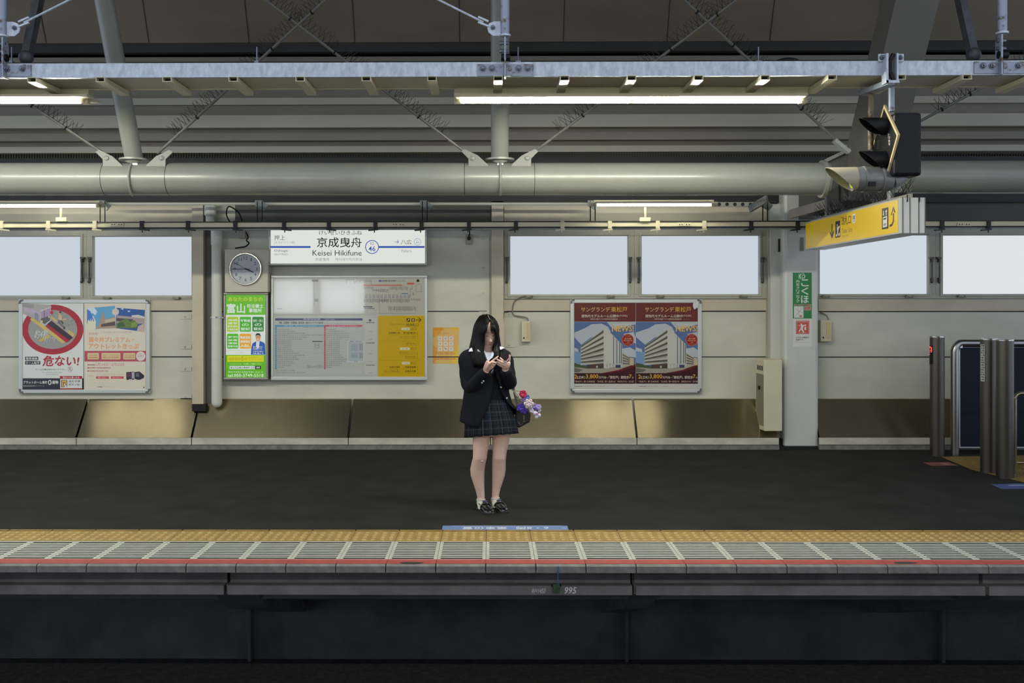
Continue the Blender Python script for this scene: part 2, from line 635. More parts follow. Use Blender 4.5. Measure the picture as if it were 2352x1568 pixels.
# dark shadow seams between the wall boards, tan band under the windows
def strip(name, x0, y0, x1, y1, Y0, Y1, m):
    bb = MB(); bb.pbox(x0, y0, x1, y1, Y0, Y1)
    return struct(bb.build(name, m))
TN = [11]
def trim(x0, y0, x1, y1, Y0, Y1, m):
    TN[0] += 1
    return strip('trim_%d' % TN[0], x0, y0, x1, y1, Y0, Y1, m)
for a, c in ((-700, 441), (1158, 1768), (1880, 3000)):
    trim(a, 689, c, 713, YW - 0.022, YW + 0.01, WALL_TAN)
for yy in (714.5, 819):
    for a, c in ((-700, 441), (487, 1124), (1162, 1765), (1880, 2600)):
        trim(a, yy - 0.4, c, yy + 1.4, YW - 0.004, YW + 0.01, DARKSTEEL)
trim(-900, 914.5, 3300, 917.0, YW - 0.012, YW + 0.01, WALL_TAN)
# steel posts of the wall
trim(441, 470, 467, 940, 10.93, 11.08, WALL_TAN)
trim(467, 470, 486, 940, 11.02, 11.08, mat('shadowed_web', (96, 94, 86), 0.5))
trim(1129, 462, 1157, 914, 10.98, 11.08, WALL_TAN)
trim(1764, 470, 1784, 914, 10.98, 11.08, FRAME)
# bolted tabs along the posts
for px, sgn, ys in ((440, -1, (727, 796, 847, 912)), (1125, -1, (478, 543, 615, 673, 720)), (1160, 1, (490, 722, 792, 722))):
    for yy in sorted(set(ys)):
        bb = MB(); xa = px + sgn * 25
        bb.pbox(min(px, xa), yy - 5, max(px, xa), yy + 5, YW - 0.012, YW + 0.01)
        pb = W((px + xa) / 2 - 3, yy, YW - 0.012)
        bb.lathe(pb, (0, -1, 0), [(0, 0.014), (0.006, 0.012), (0.012, 0.006)], 10)
        TN[0] += 1
        struct(bb.build('trim_%d' % TN[0], WALL))
trim(1118, 545, 1124, 900, YW - 0.02, YW + 0.01, WALL)
# small open hook of bent bar left of the door closer
bb = MB(); bb.tube([W(1168, 716, 11.05), W(1157, 716, 11.05), W(1156, 734, 11.05)], 0.006, 6)
tag(bb.build('wall_hook', BLK), 'thin black bent bar on the wall post behind the girl', 'hook')

# ------------------------------------------------------------------ windows
def window(n, pane, frame, stays, latches, pm=None):
    b = MB()
    x0, x1, y0, y1 = frame
    p0, p1, q0, q1 = pane
    for (a, c, d, e) in ((x0, y0, x1, q0), (x0, q1, x1, y1), (x0, q0, p0, q1), (p1, q0, x1, q1)):
        b.pbox(a, c, d, e, YW - 0.035, YW + 0.06)
    for (a, c, d, e) in ((p0 - 6, q0 - 6, p1 + 6, q0 - 1.5), (p0 - 6, q1 + 1.5, p1 + 6, q1 + 5), (p0 - 6, q0 - 1.5, p0 - 1.5, q1 + 1.5), (p1 + 1.5, q0 - 1.5, p1 + 6, q1 + 1.5)):
        b.pbox(a, c, d, e, YW - 0.048, YW - 0.03)
    w = struct(b.build('window_%d' % n, FRAME, bevel=0.003))
    ORG[w.name] = Vector((0, 0, 0))
    g = MB(); g.pbox(p0 - 1, q0 - 1, p1 + 1, q1 + 1, YW + 0.02, YW + 0.03)
    g.build('pane', pm or PANE_M, w)
    for sx in stays:
        s = MB()
        s.tube([W(sx, 594, YW - 0.07), W(sx, 645, YW - 0.07)], 0.009, 8)
        s.pbox(sx - 4.5, 590, sx + 4.5, 594, YW - 0.08, YW - 0.03); s.pbox(sx - 3, 594, sx + 3, 602, YW - 0.062, YW - 0.03)
        s.ball(W(sx - 1, 647, YW - 0.065), 0.016, 10, 6)
        s.pbox(sx - 3, 638, sx + 3, 646, YW - 0.062, YW - 0.03)
        s.build('stay', mat('stay_steel', (72, 71, 66), 0.4, 0.4), w, smooth=0.6)
    for lx in latches:
        s = MB()
        s.pbox(lx - 9, q1 + 3, lx + 9, q1 + 8, YW - 0.066, YW - 0.03)
        s.obox(W(lx - 8, q1 + 3, YW - 0.075), W(lx + 6, q1 + 6, YW - 0.07), 0.014, 0.014)
        s.ball(W(lx + 6, q1 + 5, YW - 0.072), 0.012, 8, 5)
        s.build('latch', mat('latch_steel', (120, 118, 104), 0.35, 0.5), w, smooth=0.6)
    return w
window(1, (-200, 184, 543, 679), (-230, 199, 530, 688), (188,), (150,))
window(2, (214, 440, 543, 679), (199, 441, 530, 688), (205,), (245, 405))
window(3, (1172, 1442, 541.5, 676), (1158, 1457, 528, 686), (1165, 1448), (1215, 1403))
window(4, (1474, 1744, 541, 675.5), (1457, 1764, 528, 685.5), (1468, 1752), (1517, 1708))
window(5, (1872, 2133, 540, 675), (1860, 2149, 527, 685), (2141,), (1898, 2090), emat('frosted_pane_bright', (206, 216, 226), PANE_GLOW))
window(6, (2166, 2440, 540, 675), (2149, 2470, 527, 685), (2158,), (2210,), emat('frosted_pane_brightest', (222, 227, 232), PANE_GLOW))
window(7, (-560, -240, 544, 680), (-590, -230, 531, 689), (), ())

# ------------------------------------------------------------------ slanted steel panels at the foot of the wall, kerb below
yb0, yb1 = 10.735, 11.063
zb0, zb1 = zat(1005, yb0), zat(916, yb1)
seams = [-420, 175, 440, 800, 1127, 1463, 1790]
for i in range(len(seams) - 1):
    a = W(seams[i], 1005, yb0).x + 0.012; c = W(seams[i + 1], 1005, yb0).x - 0.012
    b = MB()
    b.add([(a, yb0, zb0), (c, yb0, zb0), (c, yb1, zb1), (a, yb1, zb1), (a, yb0 + 0.03, zb0 - 0.02), (c, yb0 + 0.03, zb0 - 0.02), (c, yb1 + 0.0, zb1 - 0.04), (a, yb1 + 0.0, zb1 - 0.04)],
          [(0, 1, 2, 3), (7, 6, 5, 4), (0, 4, 5, 1), (1, 5, 6, 2), (2, 6, 7, 3), (3, 7, 4, 0)], 0, [(0.01, 0.01), (0.01, 1), (1, 1), (1, 0.01)] * 2)
    TN[0] += 1; struct(b.build('trim_%d' % TN[0], STEEL))
    trim(seams[i] + (1 if i else 0), 1005.5, seams[i + 1] - 1, 1021, yb0 - 0.01, yb0 + 0.03, STEEL_LIP)
a, c = W(1883, 1005, yb0).x, XR
b = MB()
b.add([(a, yb0, zb0), (c, yb0, zb0), (c, yb1, zb1), (a, yb1, zb1), (a, yb0 + 0.03, zb0 - 0.02), (c, yb0 + 0.03, zb0 - 0.02), (c, yb1, zb1 - 0.04), (a, yb1, zb1 - 0.04)],
      [(0, 1, 2, 3), (7, 6, 5, 4), (0, 4, 5, 1), (1, 5, 6, 2), (2, 6, 7, 3), (3, 7, 4, 0)], 0, [(0.01, 0.01), (0.01, 1), (1, 1), (1, 0.01)] * 2)
TN[0] += 1; struct(b.build('trim_%d' % TN[0], STEEL))
trim(1883, 1005, 3400, 1021, yb0 - 0.01, yb0 + 0.03, STEEL_LIP)
b = MB(); b.box((XL, 10.86, 0), (XR, 11.06, zb0 - 0.03)); TN[0] += 1; struct(b.build('trim_%d' % TN[0], BLACK))
b = MB(); b.box((XL, yb0, 0.0), (W(1790, 1020, yb0).x, 10.86, zat(1022, yb0))); struct(b.build('baseboard_back', CONC))
b = MB(); b.box((W(1883, 1020, yb0).x, yb0, 0.0), (XR, 10.86, zat(1022, yb0))); struct(b.build('baseboard_right', CONC))

# ------------------------------------------------------------------ pillar at the right
pa, pc = W(1801, 1030, 10.8), W(1881, 1030, 10.8)
b = MB(); b.box((pa.x, 10.80, 0.004), (pc.x, 11.10, zat(400, 10.8)))
pillar = struct(b.build('pillar', PILLARM, bevel=0.035))
b = MB(); b.box((pa.x - 0.07, 10.78, 0.0), (pc.x + 0.11, 10.98, 0.03)); TN[0] += 1; struct(b.build('trim_%d' % TN[0], BLACK))
b = MB(); b.box((W(1770, 800, 10.95).x, 10.95, 0.1), (pa.x + 0.02, 11.05, zat(470, 10.95))); TN[0] += 1; struct(b.build('trim_%d' % TN[0], PILLARM))

# ------------------------------------------------------------------ roof: inclined soffit, stepped deck strips, flat canopy above
Y1s, Y2s = 10.72, 10.45
zs1, zs0 = zat(96, Y1s), zat(-40, Y2s)
b = MB()
b.prism([(XL, Y1s, zs1), (XL, Y2s, zs0), (XL, 10.0, zs0 + 0.25), (XL, 5.6, zs0 + 0.35), (XL, 5.6, zs0 + 0.5), (XL, 11.2, zs0 + 0.5), (XL, 11.2, zs1)], (XR - XL, 0, 0))
ceiling = struct(b.build('ceiling', SOFFIT))
for px in (106, 342, 572, 815, 1056, 1294, 1532, 1768, 2010, 2290):
    b = MB()
    p = W(px, 96, Y1s - 0.004)
    b.obox((p.x, Y1s - 0.004, zs1), (p.x, Y2s - 0.004, zs0), 0.007, 0.006)
    TN[0] += 1; struct(b.build('trim_%d' % TN[0], DARKSTEEL))
strips = [  # y0, y1, front depth, material
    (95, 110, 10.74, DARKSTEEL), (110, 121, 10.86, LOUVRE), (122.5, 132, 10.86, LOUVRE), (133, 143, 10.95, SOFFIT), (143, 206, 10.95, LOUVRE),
    (206, 218, 10.86, LOUVRE), (218.5, 229.5, 10.90, DARKSTEEL), (230.5, 232, 10.80, LOUVRE_LIT), (232, 242.5, 10.86, LOUVRE), (244.5, 268, 10.84, LOUVRE),
    (270, 285, 10.74, LOUVRE_LIT), (286.5, 311, 10.88, LOUVRE), (311, 315, 10.82, LOUVRE), (315, 326, 11.1, DARKSTEEL), (326, 341, 10.95, LOUVRE),
    (341, 343, 10.92, LOUVRE_LIT), (343, 354, 11.1, DARKSTEEL)]
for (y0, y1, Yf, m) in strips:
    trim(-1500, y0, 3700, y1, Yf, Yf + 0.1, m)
b = MB(); b.box((XL, 11.16, zw1), (XR, 11.3, zs1 + 0.1)); struct(b.build('wall_upper', DARKSTEEL))
# bird netting strip behind the pipe
mesh_mat = mat('netting', (74, 72, 60), 0.7)
b = MB(); b.pbox(-900, 354, 3300, 366, 11.02, 11.05); net = struct(b.build('trim_200', mesh_mat))
b = MB()
for px in range(-300, 2700, 6):
    b.pbox(px, 353, px + 1.1, 367, 11.0, 11.015)
tag(b.build('netting_wire', BLK, net), kind='stuff')
b = MB(); b.pbox(-900, 366, 3300, 378, 10.98, 11.06); struct(b.build('trim_201', DARKSTEEL))
b = MB(); b.pbox(-900, 448, 3300, 462, 10.98, 11.06); struct(b.build('trim_202', DARKSTEEL))
b = MB(); b.pbox(540, 470, 1128, 524, 11.03, 11.08); struct(b.build('trim_203', mat('shaded_wall_grey', (72, 71, 64), 0.6)))  # shade on the wall away from the slim lights, put into its grey
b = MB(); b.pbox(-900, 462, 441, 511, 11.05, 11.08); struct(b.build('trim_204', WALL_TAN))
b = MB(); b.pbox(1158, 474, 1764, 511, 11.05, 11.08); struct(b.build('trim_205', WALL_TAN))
b = MB(); b.pbox(1884, 462, 3000, 514, 11.03, 11.08); struct(b.build('trim_206', mat('shaded_wall_grey', (72, 71, 64), 0.6)))  # same shade put into the grey right of the pillar

# ------------------------------------------------------------------ the platform the camera stands on, its wall and daylight openings
b = MB(); b.box((XL, -4.2, -1.3), (XR, 1.6, -0.02)); struct(b.build('floor_near', ASPHALT))
b = MB()
xa, xb_, xc, xd = -5.65, -4.62, -4.42, -3.28
za, zb = 1.36, 2.2
b.box((XL, -4.2, -0.02), (XR, -4.0, za)); b.box((XL, -4.2, zb), (XR, -4.0, 3.4))
b.box((XL, -4.2, za), (xa, -4.0, zb)); b.box((xb_, -4.2, za), (xc, -4.0, zb)); b.box((xd, -4.2, za), (XR, -4.0, zb))
struct(b.build('wall_front', WALL_DARKER))
FAR_M = emat('far_daylight_pane', (214, 222, 232), FAR_GLOW)
for n, (u, v) in enumerate(((xa, xb_), (xc, xd))):
    b = MB(); b.box((u - 0.02, -4.12, za - 0.02), (v + 0.02, -4.1, zb + 0.02)); struct(b.build('window_%d' % (8 + n), FAR_M))
b = MB(); b.box((XL, -4.2, 3.9), (XR, 1.8, 4.1)); struct(b.build('ceiling_near', SOFFIT))
# ------------------------------------------------------------------ cable tray and its posts
YT = 6.65
tray = thing('cable_tray', 'long galvanised cable tray running across above the platform edge', 'cable tray', W(1125, 176, YT))
xl, xr = W(-500, 160, YT).x, W(2900, 160, YT).x
zt_, zb_ = zat(142.5, YT), zat(175.5, YT)
b = MB(); b.prism([(xl, YT, zb_), (xl, YT, zt_), (xl, YT + 0.03, zt_), (xl, YT + 0.03, zt_ - 0.006), (xl, YT + 0.006, zt_ - 0.006), (xl, YT + 0.006, zb_ + 0.006), (xl, YT + 0.03, zb_ + 0.006), (xl, YT + 0.03, zb_)], (xr - xl, 0, 0))
b.build('front_rail', GALV, tray)
b = MB(); b.box((xl, 7.02, zb_), (xr, 7.05, zt_)); b.build('back_rail', CREAM, tray)
b = MB(); b.box((xl, YT + 0.03, zb_ + 0.004), (xr, 7.02, zb_ + 0.008)); b.build('bottom_plate', WALL_TAN, tray)
for px in (-237, -84, 73, 230, 383, 535, 689, 841, 992, 1144, 1297, 1451, 1605, 1758, 1912, 2070, 2222, 2376):
    p = W(px, 177, YT - 0.02)
    h, w = 0.033, 0.030
    b = MB()
    y0, y1 = YT - 0.02, YT + 0.43
    b.box((p.x - w, y0, zb_ - h), (p.x + w, y1, zb_ - h + 0.004)); b.box((p.x - w, y0, zb_ - 0.004), (p.x + w, y1, zb_))
    b.box((p.x - w, y0, zb_ - h + 0.004), (p.x - w + 0.004, y1, zb_ - 0.004)); b.box((p.x + w - 0.004, y0, zb_ - h + 0.004), (p.x + w, y1, zb_ - 0.004))
    b.box((p.x - w + 0.004, y0 + 0.05, zb_ - h + 0.004), (p.x + w - 0.004, y0 + 0.06, zb_ - 0.004), 1)
    b.build('rung', [CREAM, BLACK], tray)

def bolt(parent, px, py, Y, r=0.017, name='bolt'):
    m = MB(); p = W(px, py, Y)
    m.lathe(p, (0, -1, 0), [(0, r * 1.35), (0.004, r * 1.35)], 16)
    m.lathe(p, (0, -1, 0), [(0.004, r), (0.016, r), (0.018, r * 0.8)], 6)
    m.lathe(p, (0, -1, 0), [(0.018, r * 0.5), (0.030, r * 0.5)], 10)
    return m.build(name, BOLT, parent)

posts = [(5, 'galvanised hanger post at the left end of the cable tray', (-64, 66), (10, 46)), (1160, 'rust-streaked galvanised hanger post above the middle of the cable tray', (-64, 66), (-51, -30, 31, 52)),
         (2302, 'galvanised hanger post at the right end of the cable tray beside the diagonal strut', (-64, 66), (-44, -23, 37, 58))]
for k, (px, lab, (e0, e1), bolts) in enumerate(posts):
    dy = -5 if px > 2000 else (1 if px > 1000 else 2)
    t = thing('hanger_post', lab, 'hanger post', W(px, 82 + dy, YT - 0.03), 'hanger posts of the cable tray')
    Yp = YT - 0.015
    b = MB(); b.cyl(W(px, -420, Yp), W(px, 80 + dy, Yp), 0.030, n=20); b.build('tube', GALV_RUST, t, smooth=0.6)
    b = MB(); b.cyl(W(px, 79 + dy, Yp), W(px, 83 + dy, Yp), 0.039, n=20); b.build('flange', GALV, t, smooth=0.6)
    b = MB(); b.pbox(px - 2, 83 + dy, px + 2, 175 + dy, YT - 0.05, YT + 0.03); b.build('web_plate', GALV_RUST, t)
    for yy in (98, 116):
        b = MB(); b.cyl(W(px - 12, yy + dy, Yp), W(px + 8, yy + dy, Yp), 0.011, n=6); b.cyl(W(px - 13, yy + dy, Yp), W(px - 8, yy + dy, Yp), 0.015, n=6)
        b.build('web_bolt', BOLT, t)
    b = MB(); b.cyl(W(px - 9, 131 + dy, Yp), W(px + 12, 131 + dy, Yp), 0.026, n=16); b.build('roller', BLK, t, smooth=0.6)
    for (s0, s1) in ((e0, -3), (3, e1)):
        b = MB(); b.pbox(px + s0, 146 + dy, px + s1, 173 + dy, YT - 0.010, YT); b.build('splice_plate', GALV_RUST, t)
    for bx in bolts:
        bolt(t, px + bx, 156 + dy, YT - 0.010)
    if px < 2000:
        s = 1 if px < 500 else -1
        b = MB()
        pts = [(10, 48), (25, 48), (36, 52), (41, 62), (38, 73), (28, 81), (10, 81)]
        b.prism([W(px + s * u, v + dy, Yp) for u, v in pts], (0, 0.012, 0)); b.build('clevis_plate', GALV, t)
        bolt(t, px + s * 28, 62 + dy, Yp - 0.004, 0.012)
        b = MB()
        for o in (-6, 6):
            b.obox(W(px + s * 38, 54 + o * 0.9 + dy, Yp), W(px + s * 62, 44 + o + dy, Yp), 0.012, 0.02, up=(0, 1, 0))
        b.build('fork', GALV, t)
        b = MB(); b.tube([W(px + s * 50, 50 + dy, Yp), W(px + s * 160, -5 + dy, Yp), W(px + s * 420, -135 + dy, Yp)], 0.0075, 8); b.build('tie_rod', GALV, t, smooth=0.6)
for (a, c, lab) in (((100, -60), (60, 138), 'dark diagonal steel strut rising from the left end of the cable tray'), ((2194, -60), (2236, 132), 'dark diagonal steel strut rising from the right end of the cable tray')):
    b = MB(); b.obox(W(c[0], c[1], YT + 0.12), W(a[0], a[1], YT + 0.12), 0.075, 0.05); b.ball(W(c[0], c[1] - 6, YT + 0.10), 0.05, 12, 8)
    tag(b.build('diagonal_strut', mat('dark_blue_steel', (62, 66, 76), 0.55, 0.2, second=(44, 40, 38), scale=9), smooth=0.5), lab, 'strut', 'diagonal struts of the cable tray')

# ------------------------------------------------------------------ fluorescent lights
def light(name, lab, tubes, y, Y, r, hx0, hx1, hy0, hy1, tm, group, stem=None):
    """tubes: [(x0, x1)] in photo positions"""
    t = thing(name, lab, 'ceiling light', W((hx0 + hx1) / 2, hy0, Y), group)
    b = MB(); b.pbox(hx0, hy0, hx1, hy1, Y + 0.03, Y + 0.13); b.build('housing', CREAM, t, bevel=0.004)
    kk = r * F / Y
    b = MB(); b.pbox(hx0 + 4, hy1 - 2, hx1 - 4, hy1 + 1.5, Y - 0.085, Y + 0.15); b.pbox(hx0 + 6, hy1 + 1, hx1 - 6, y - kk * 1.05, Y + 0.03, Y + 0.10); b.build('reflector', CREAM, t)
    for (x0, x1) in tubes:
        b = MB(); b.cyl(W(x0, y, Y), W(x1, y, Y), r, n=14, caps=True); b.build('tube', tm, t, smooth=0.6)
    x0, x1 = tubes[0][0], tubes[-1][1]
    k = r * F / Y
    for (u, v) in ((x0 - 8, x0), (x1, x1 + 8)):
        b = MB(); b.cyl(W(u, y, Y), W(v, y, Y), r * 0.9, n=12); b.pbox(u - (8 if u < x0 else 0), y - k * 2.0, v + (8 if v > x1 else 0), y + k * 0.8, Y + 0.015, Y + 0.07)
        b.build('socket', CREAM, t, smooth=0.6)
    for (p, q) in zip(tubes, tubes[1:]):
        b = MB(); m = (p[1] + q[0]) / 2
        for u in (m - 6, m + 6):
            b.tube([W(u, y - k * 2, Y - 0.02), W(u - 1.5, y, Y - 0.024), W(u + 1.5, y + k, Y - 0.015)], 0.005, 6)
        b.pbox(m - 6, y - k * 1.9, m + 6, y - k * 1.2, Y - 0.02, Y + 0.03)
        b.build('clip', CREAM, t)
    if stem:
        b = MB(); b.cyl(W(stem, y + 6, Y + 0.08), W(stem, 503, Y + 0.13), 0.012, n=10); b.pbox(stem - 12, 499, stem + 12, 508, Y + 0.11, Y + 0.17)
        b.build('stem', CREAM, t, smooth=0.6)
    return t
light('ceiling_light', 'long bright twin-tube light under the middle of the cable tray', [(1059, 1442), (1454, 1838)], 231, 7.0, 0.0185, 1043, 1857, 199, 219, TUBE_M, 'twin-tube lights under the cable tray')
light('ceiling_light', 'bright twin-tube light under the cable tray cut by the left edge of the photo', [(-597, -212), (-200, 185)], 231.5, 7.0, 0.0185, -614, 203, 200, 220, TUBE_M, 'twin-tube lights under the cable tray')
light('wall_light', 'slim single-tube light above the window over the red poster', [(1371, 1633)], 470, 10.27, 0.015, 1364, 1640, 459, 465, TUBE_R, 'single-tube lights near the back wall', 1482)
light('wall_light', 'slim single-tube light above the window over the no-walking poster', [(-45, 220)], 472.5, 10.27, 0.015, -52, 228, 461, 467, TUBE_R, 'single-tube lights near the back wall', 140)

# unseen lights of the same kind, added over the near platform for frontal fill
TUBE_N = emat('fluorescent_fill_near', (250, 250, 238), TUBE_NEAR)
for xn in (-4.2, 0.8, 5.8):
    t = thing('ceiling_light', 'unseen twin-tube light added under the canopy on the near side of the tracks', 'ceiling light', (xn, 0.9, 3.05), 'unseen twin-tube lights over the near platform')
    b = MB(); b.box((xn - 1.24, 0.84, 3.0), (xn + 1.24, 0.96, 3.10)); b.build('housing', CREAM, t)
    for s_ in (0, 1):
        b = MB(); b.cyl((xn - 1.2 + s_ * 1.22, 0.9, 2.96), (xn - 0.02 + s_ * 1.22, 0.9, 2.96), 0.0185, n=12); b.build('tube', TUBE_N, t, smooth=0.6)
    b = MB(); b.cyl((xn, 0.9, 3.08), (xn, 0.9, 3.92), 0.02, n=10); b.build('stem', CREAM, t)

# ------------------------------------------------------------------ big round pipe beams, struts, braces with bird spikes
YP = 8.7
rp = 37 * YP / F
def bigpipe(lab, x0, x1, yc, ends, lines, flange):
    t = thing('round_beam', lab, 'steel beam', W((x0 + x1) / 2, yc, YP), 'grey round beams under the roof')
    b = MB(); b.cyl(W(x0, yc, YP), W(x1, yc, YP), rp, n=40); b.build('tube', PIPE, t, smooth=0.6)
    for px in lines:
        b = MB(); b.cyl(W(px, yc, YP), W(px + 1.3, yc, YP), rp + 0.0012, n=40); b.build('weld_ring', DARKSTEEL, t, smooth=0.6)
    for px in flange:
        b = MB(); b.cyl(W(px - 8, yc, YP), W(px, yc, YP), rp + 0.022, n=40); b.cyl(W(px, yc, YP), W(px + 6, yc, YP), rp + 0.008, n=40); b.build('flange', PIPE, t, smooth=0.6)
    return t
pa_ = bigpipe('long grey round steel beam crossing the scene below the roof', -900, 1893, 411, 0, (243, 389, 1067, 1226), (1893,))
pb_ = bigpipe('short grey round steel beam to the right of the signal', 2086, 3300, 406.5, 0, (), ())
SN = Vector((0, 1.31, 0.77)); SP = Vector((0, YP, W(1125, 365, YP).z))
def OnS(px, py): return WP(px, py, SP, SN)
for (c, tp, lab) in (((308, 366), (228, -60), 'leaning grey round strut above the left end of the round beam'), ((1148, 366), (1149, -60), 'upright grey round strut behind the middle hanger post')):
    t = thing('roof_strut', lab, 'roof strut', OnS(*c), 'round struts standing on the beam')
    e = OnS(*tp); s = OnS(*c)
    b = MB(); b.cyl(s, s + (e - s) * 1.3, 20.3 * YP / F, n=28); b.build('tube', PIPE, t, smooth=0.6)
    ax = (e - s).normalized()
    b = MB(); b.cyl(s - Vector((0, 0, 0.012)), s + Vector((0, 0, 0.004)), 34 * YP / F, n=28); b.build('base_ring', PIPE, t, smooth=0.6)
    b = MB()
    q = [Vector((s.x + 0.004, YP - math.cos(a) * (rp + 0.012), W(1125, 411, YP).z + math.sin(a) * (rp + 0.012))) for a in [math.radians(d) for d in range(80, -71, -10)]]
    b.tube(q, 0.011, 8); b.pbox(c[0] - 6, 374, c[0] + 8, 390, YP - rp * 0.6, YP); b.build('clamp_strap', PIPE, t, smooth=0.6)
    for sg in (-1, 1):
        b = MB()
        pts = [(89, 347), (81, 342), (50, 357), (27, 378), (27, 387), (72, 387), (72, 364)]
        b.prism([W(c[0] + sg * u, v + (6 if c[0] < 500 else 0) * 0.3, YP - 0.10) for u, v in pts], (0, 0.018, 0)); b.build('gusset_plate', mat('gusset_paint', (104, 104, 98), 0.45), t)
        b = MB(); b.lathe(W(c[0] + sg * 63, 363, YP - 0.10), (0, -1, 0), [(0, 0.022), (0.008, 0.02), (0.014, 0.01)], 14); b.build('gusset_bolt', PIPE, t, smooth=0.6)
rods = [((362, 352), (800, -48), 0, 'spiked brace rod rising right from the left strut to the roof crossing'),
        ((1064, 346), (573, -28), 0, 'spiked brace rod rising left from the middle strut to the roof crossing'),
        ((1232, 345), (1745, -40), 1, 'spiked brace rod rising right from the middle strut behind the long light'),
        ((1925, 326), (1525, -42), 1, 'spiked brace rod rising left from the pillar strut past the light end'),
        ((235, 350), (-160, 88), 0, 'spiked brace rod rising left from the left strut under the left light'),
        ((2092, 290), (2420, 112), 2, 'spiked brace rod rising right from behind the signal')]
for (a, c, k, lab) in rods:
    t = thing('brace_rod', lab, 'brace rod', OnS(*a), 'spiked brace rods in the roof')
    p, q = OnS(*a), OnS(*c)
    b = MB(); b.cyl(p, q, 0.0125, n=10); b.build('rod', mat('brace_rod_paint', (92, 91, 84), 0.45), t, smooth=0.6)
    b = MB(); L = (q - p).length; d = (q - p).normalized(); u = SN.normalized() * 0.0
    upv = Vector((0, -0.51, 0.86)); upv = (upv - d * upv.dot(d)).normalized()
    x = 0.25
    while x < L - 0.05:
        for s in (-1, 0, 1):
            base = p + d * (x + RND.uniform(-0.01, 0.01)) + upv * 0.012
            tip = base + (upv + d * (s * 0.4 + RND.uniform(-0.12, 0.12)) + Vector((0, -1, 0)) * RND.uniform(-0.25, 0.25)).normalized() * RND.uniform(0.09, 0.125)
            b.cyl(base, tip, 0.0023, 0.0014, n=4, caps=False)
        x += 0.046
    tag(b.build('bird_spikes', SPIKE, t), 'thin dark bird spikes', kind='stuff')
    b = MB()
    for m in (0.22, 0.42, 0.62, 0.82):
        b.cyl(p + d * (L * m), p + d * (L * m + 0.012), 0.02, n=8)
    b.build('spike_clip', BLK, t)
    if k == 1 and a[0] > 1900:
        b = MB(); b.obox(W(1916, 322, YP - 0.1), W(1950, 350, YP - 0.1), 0.03, 0.07, up=(0, 1, 0)); b.build('lug', PIPE, t)

# heavy box strut over the pillar with its haunch
t = thing('box_strut', 'broad dark box-section strut leaning up over the pillar behind the signal', 'roof strut', W(2010, 420, 9.0))
xs0, xs1 = W(1985, 340, 8.95).x, W(2078, 340, 8.95).x
z0_, z1_ = zat(455, 9.15), zat(-80, 8.05)
b = MB()
b.prism([(xs0, 9.3, z0_), (xs0, 8.10, z1_), (xs0, 8.45, z1_), (xs0, 9.75, z0_)], (xs1 - xs0, 0, 0)); b.build('box_section', mat('dim_strut_paint', (104, 102, 95), 0.5, var=0.08, scale=2), t)
b = MB(); b.box((xs0 - 0.02, 9.55, z0_ - 0.06), (xs1 - 0.06, 10.78, z0_ + 0.24)); b.build('haunch', mat('haunch_paint', (84, 82, 76), 0.55), t)
b = MB(); b.prism([W(1898, 372, 9.35), W(1972, 322, 9.35), (xs0, 9.35, z0_ + 0.40), (xs0, 9.35, z0_ + 0.02)], (0, 0.02, 0)); b.build('gusset_plate', mat('haunch_paint', (84, 82, 76), 0.55), t)
b = MB(); b.obox(W(1890, 372, 9.3), W(1970, 334, 9.3), 0.02, 0.03); b.build('stiffener', PIPE, t)

# small dark floodlight rim and short rods standing on the tray
b = MB(); b.ball(W(1810, 141, 6.9), (0.08, 0.05, 0.025), 16, 8); tag(b.build('cable_loop', BLK, smooth=1), 'black cable loop lying on top of the tray near the signal', 'cable')
for px, lab in ((27, 'thin threaded rod standing on the tray near the left post'), (590, 'thin threaded rod standing on the tray under the left brace crossing'), (1190, 'thin threaded rod standing on the tray beside the middle post'), (1742, 'thin threaded rod standing on the tray under the right brace crossing')):
    b = MB(); b.cyl(W(px, 108, 6.8), W(px, 143, 6.8), 0.005, n=6); b.box(W(px - 6, 139, 6.79), W(px + 6, 146, 6.82))
    tag(b.build('threaded_rod', BOLT), lab, 'threaded rod', 'threaded rods on the tray')

# ------------------------------------------------------------------ wiring duct along the wall with clamps, conduit, drain pipe
YD = 10.40
duct = thing('wiring_duct', 'long cream wiring duct running along the wall above the windows', 'wiring duct', W(1125, 516, YD))
b = MB(); x0, x1 = W(-500, 516, YD).x, W(2900, 516, YD).x
z0d, z1d = zat(520.5, YD), zat(510, YD)
b.box((x0, YD, z0d), (x1, YD + 0.05, z1d)); b.build('channel', CREAM, duct)
b = MB(); b.box((x0, YD - 0.008, z1d), (x1, YD + 0.055, z1d + 0.010)); b.box((x0, YD - 0.004, z0d - 0.010), (x1, YD + 0.055, z0d)); b.build('lip', DARKSTEEL, duct)
b = MB(); b.cyl((x0, YD + 0.03, zat(525, YD)), (x1, YD + 0.03, zat(525, YD)), 0.010, n=10); b.build('cable', mat('pale_cable', (150, 156, 158), 0.4), duct, smooth=0.6)
for px in (2, 110, 217, 325, 431, 540, 652, 755, 862, 968, 1077, 1185, 1292, 1401, 1511, 1618, 1726, 1833, 2165, 2272):
    b = MB()
    b.pbox(px - 4.5, 507, px + 4.5, 524, YD - 0.016, YD + 0.02)
    sg = 1 if px < 800 else -1
    b.prism([W(px - sg * 6, 524, YD - 0.03), W(px + sg * 16, 527, YD - 0.05), W(px + sg * 16, 530, YD - 0.05), W(px - sg * 6, 528, YD - 0.03)], (0, 0.04, 0))
    b.cyl(W(px + sg * 2, 522, YD - 0.03), W(px + sg * 2, 534, YD - 0.03), 0.006, n=6)
    m = DARKSTEEL if 280 < px < 1250 or px > 1700 else CREAM
    b.build('clamp', m, duct)
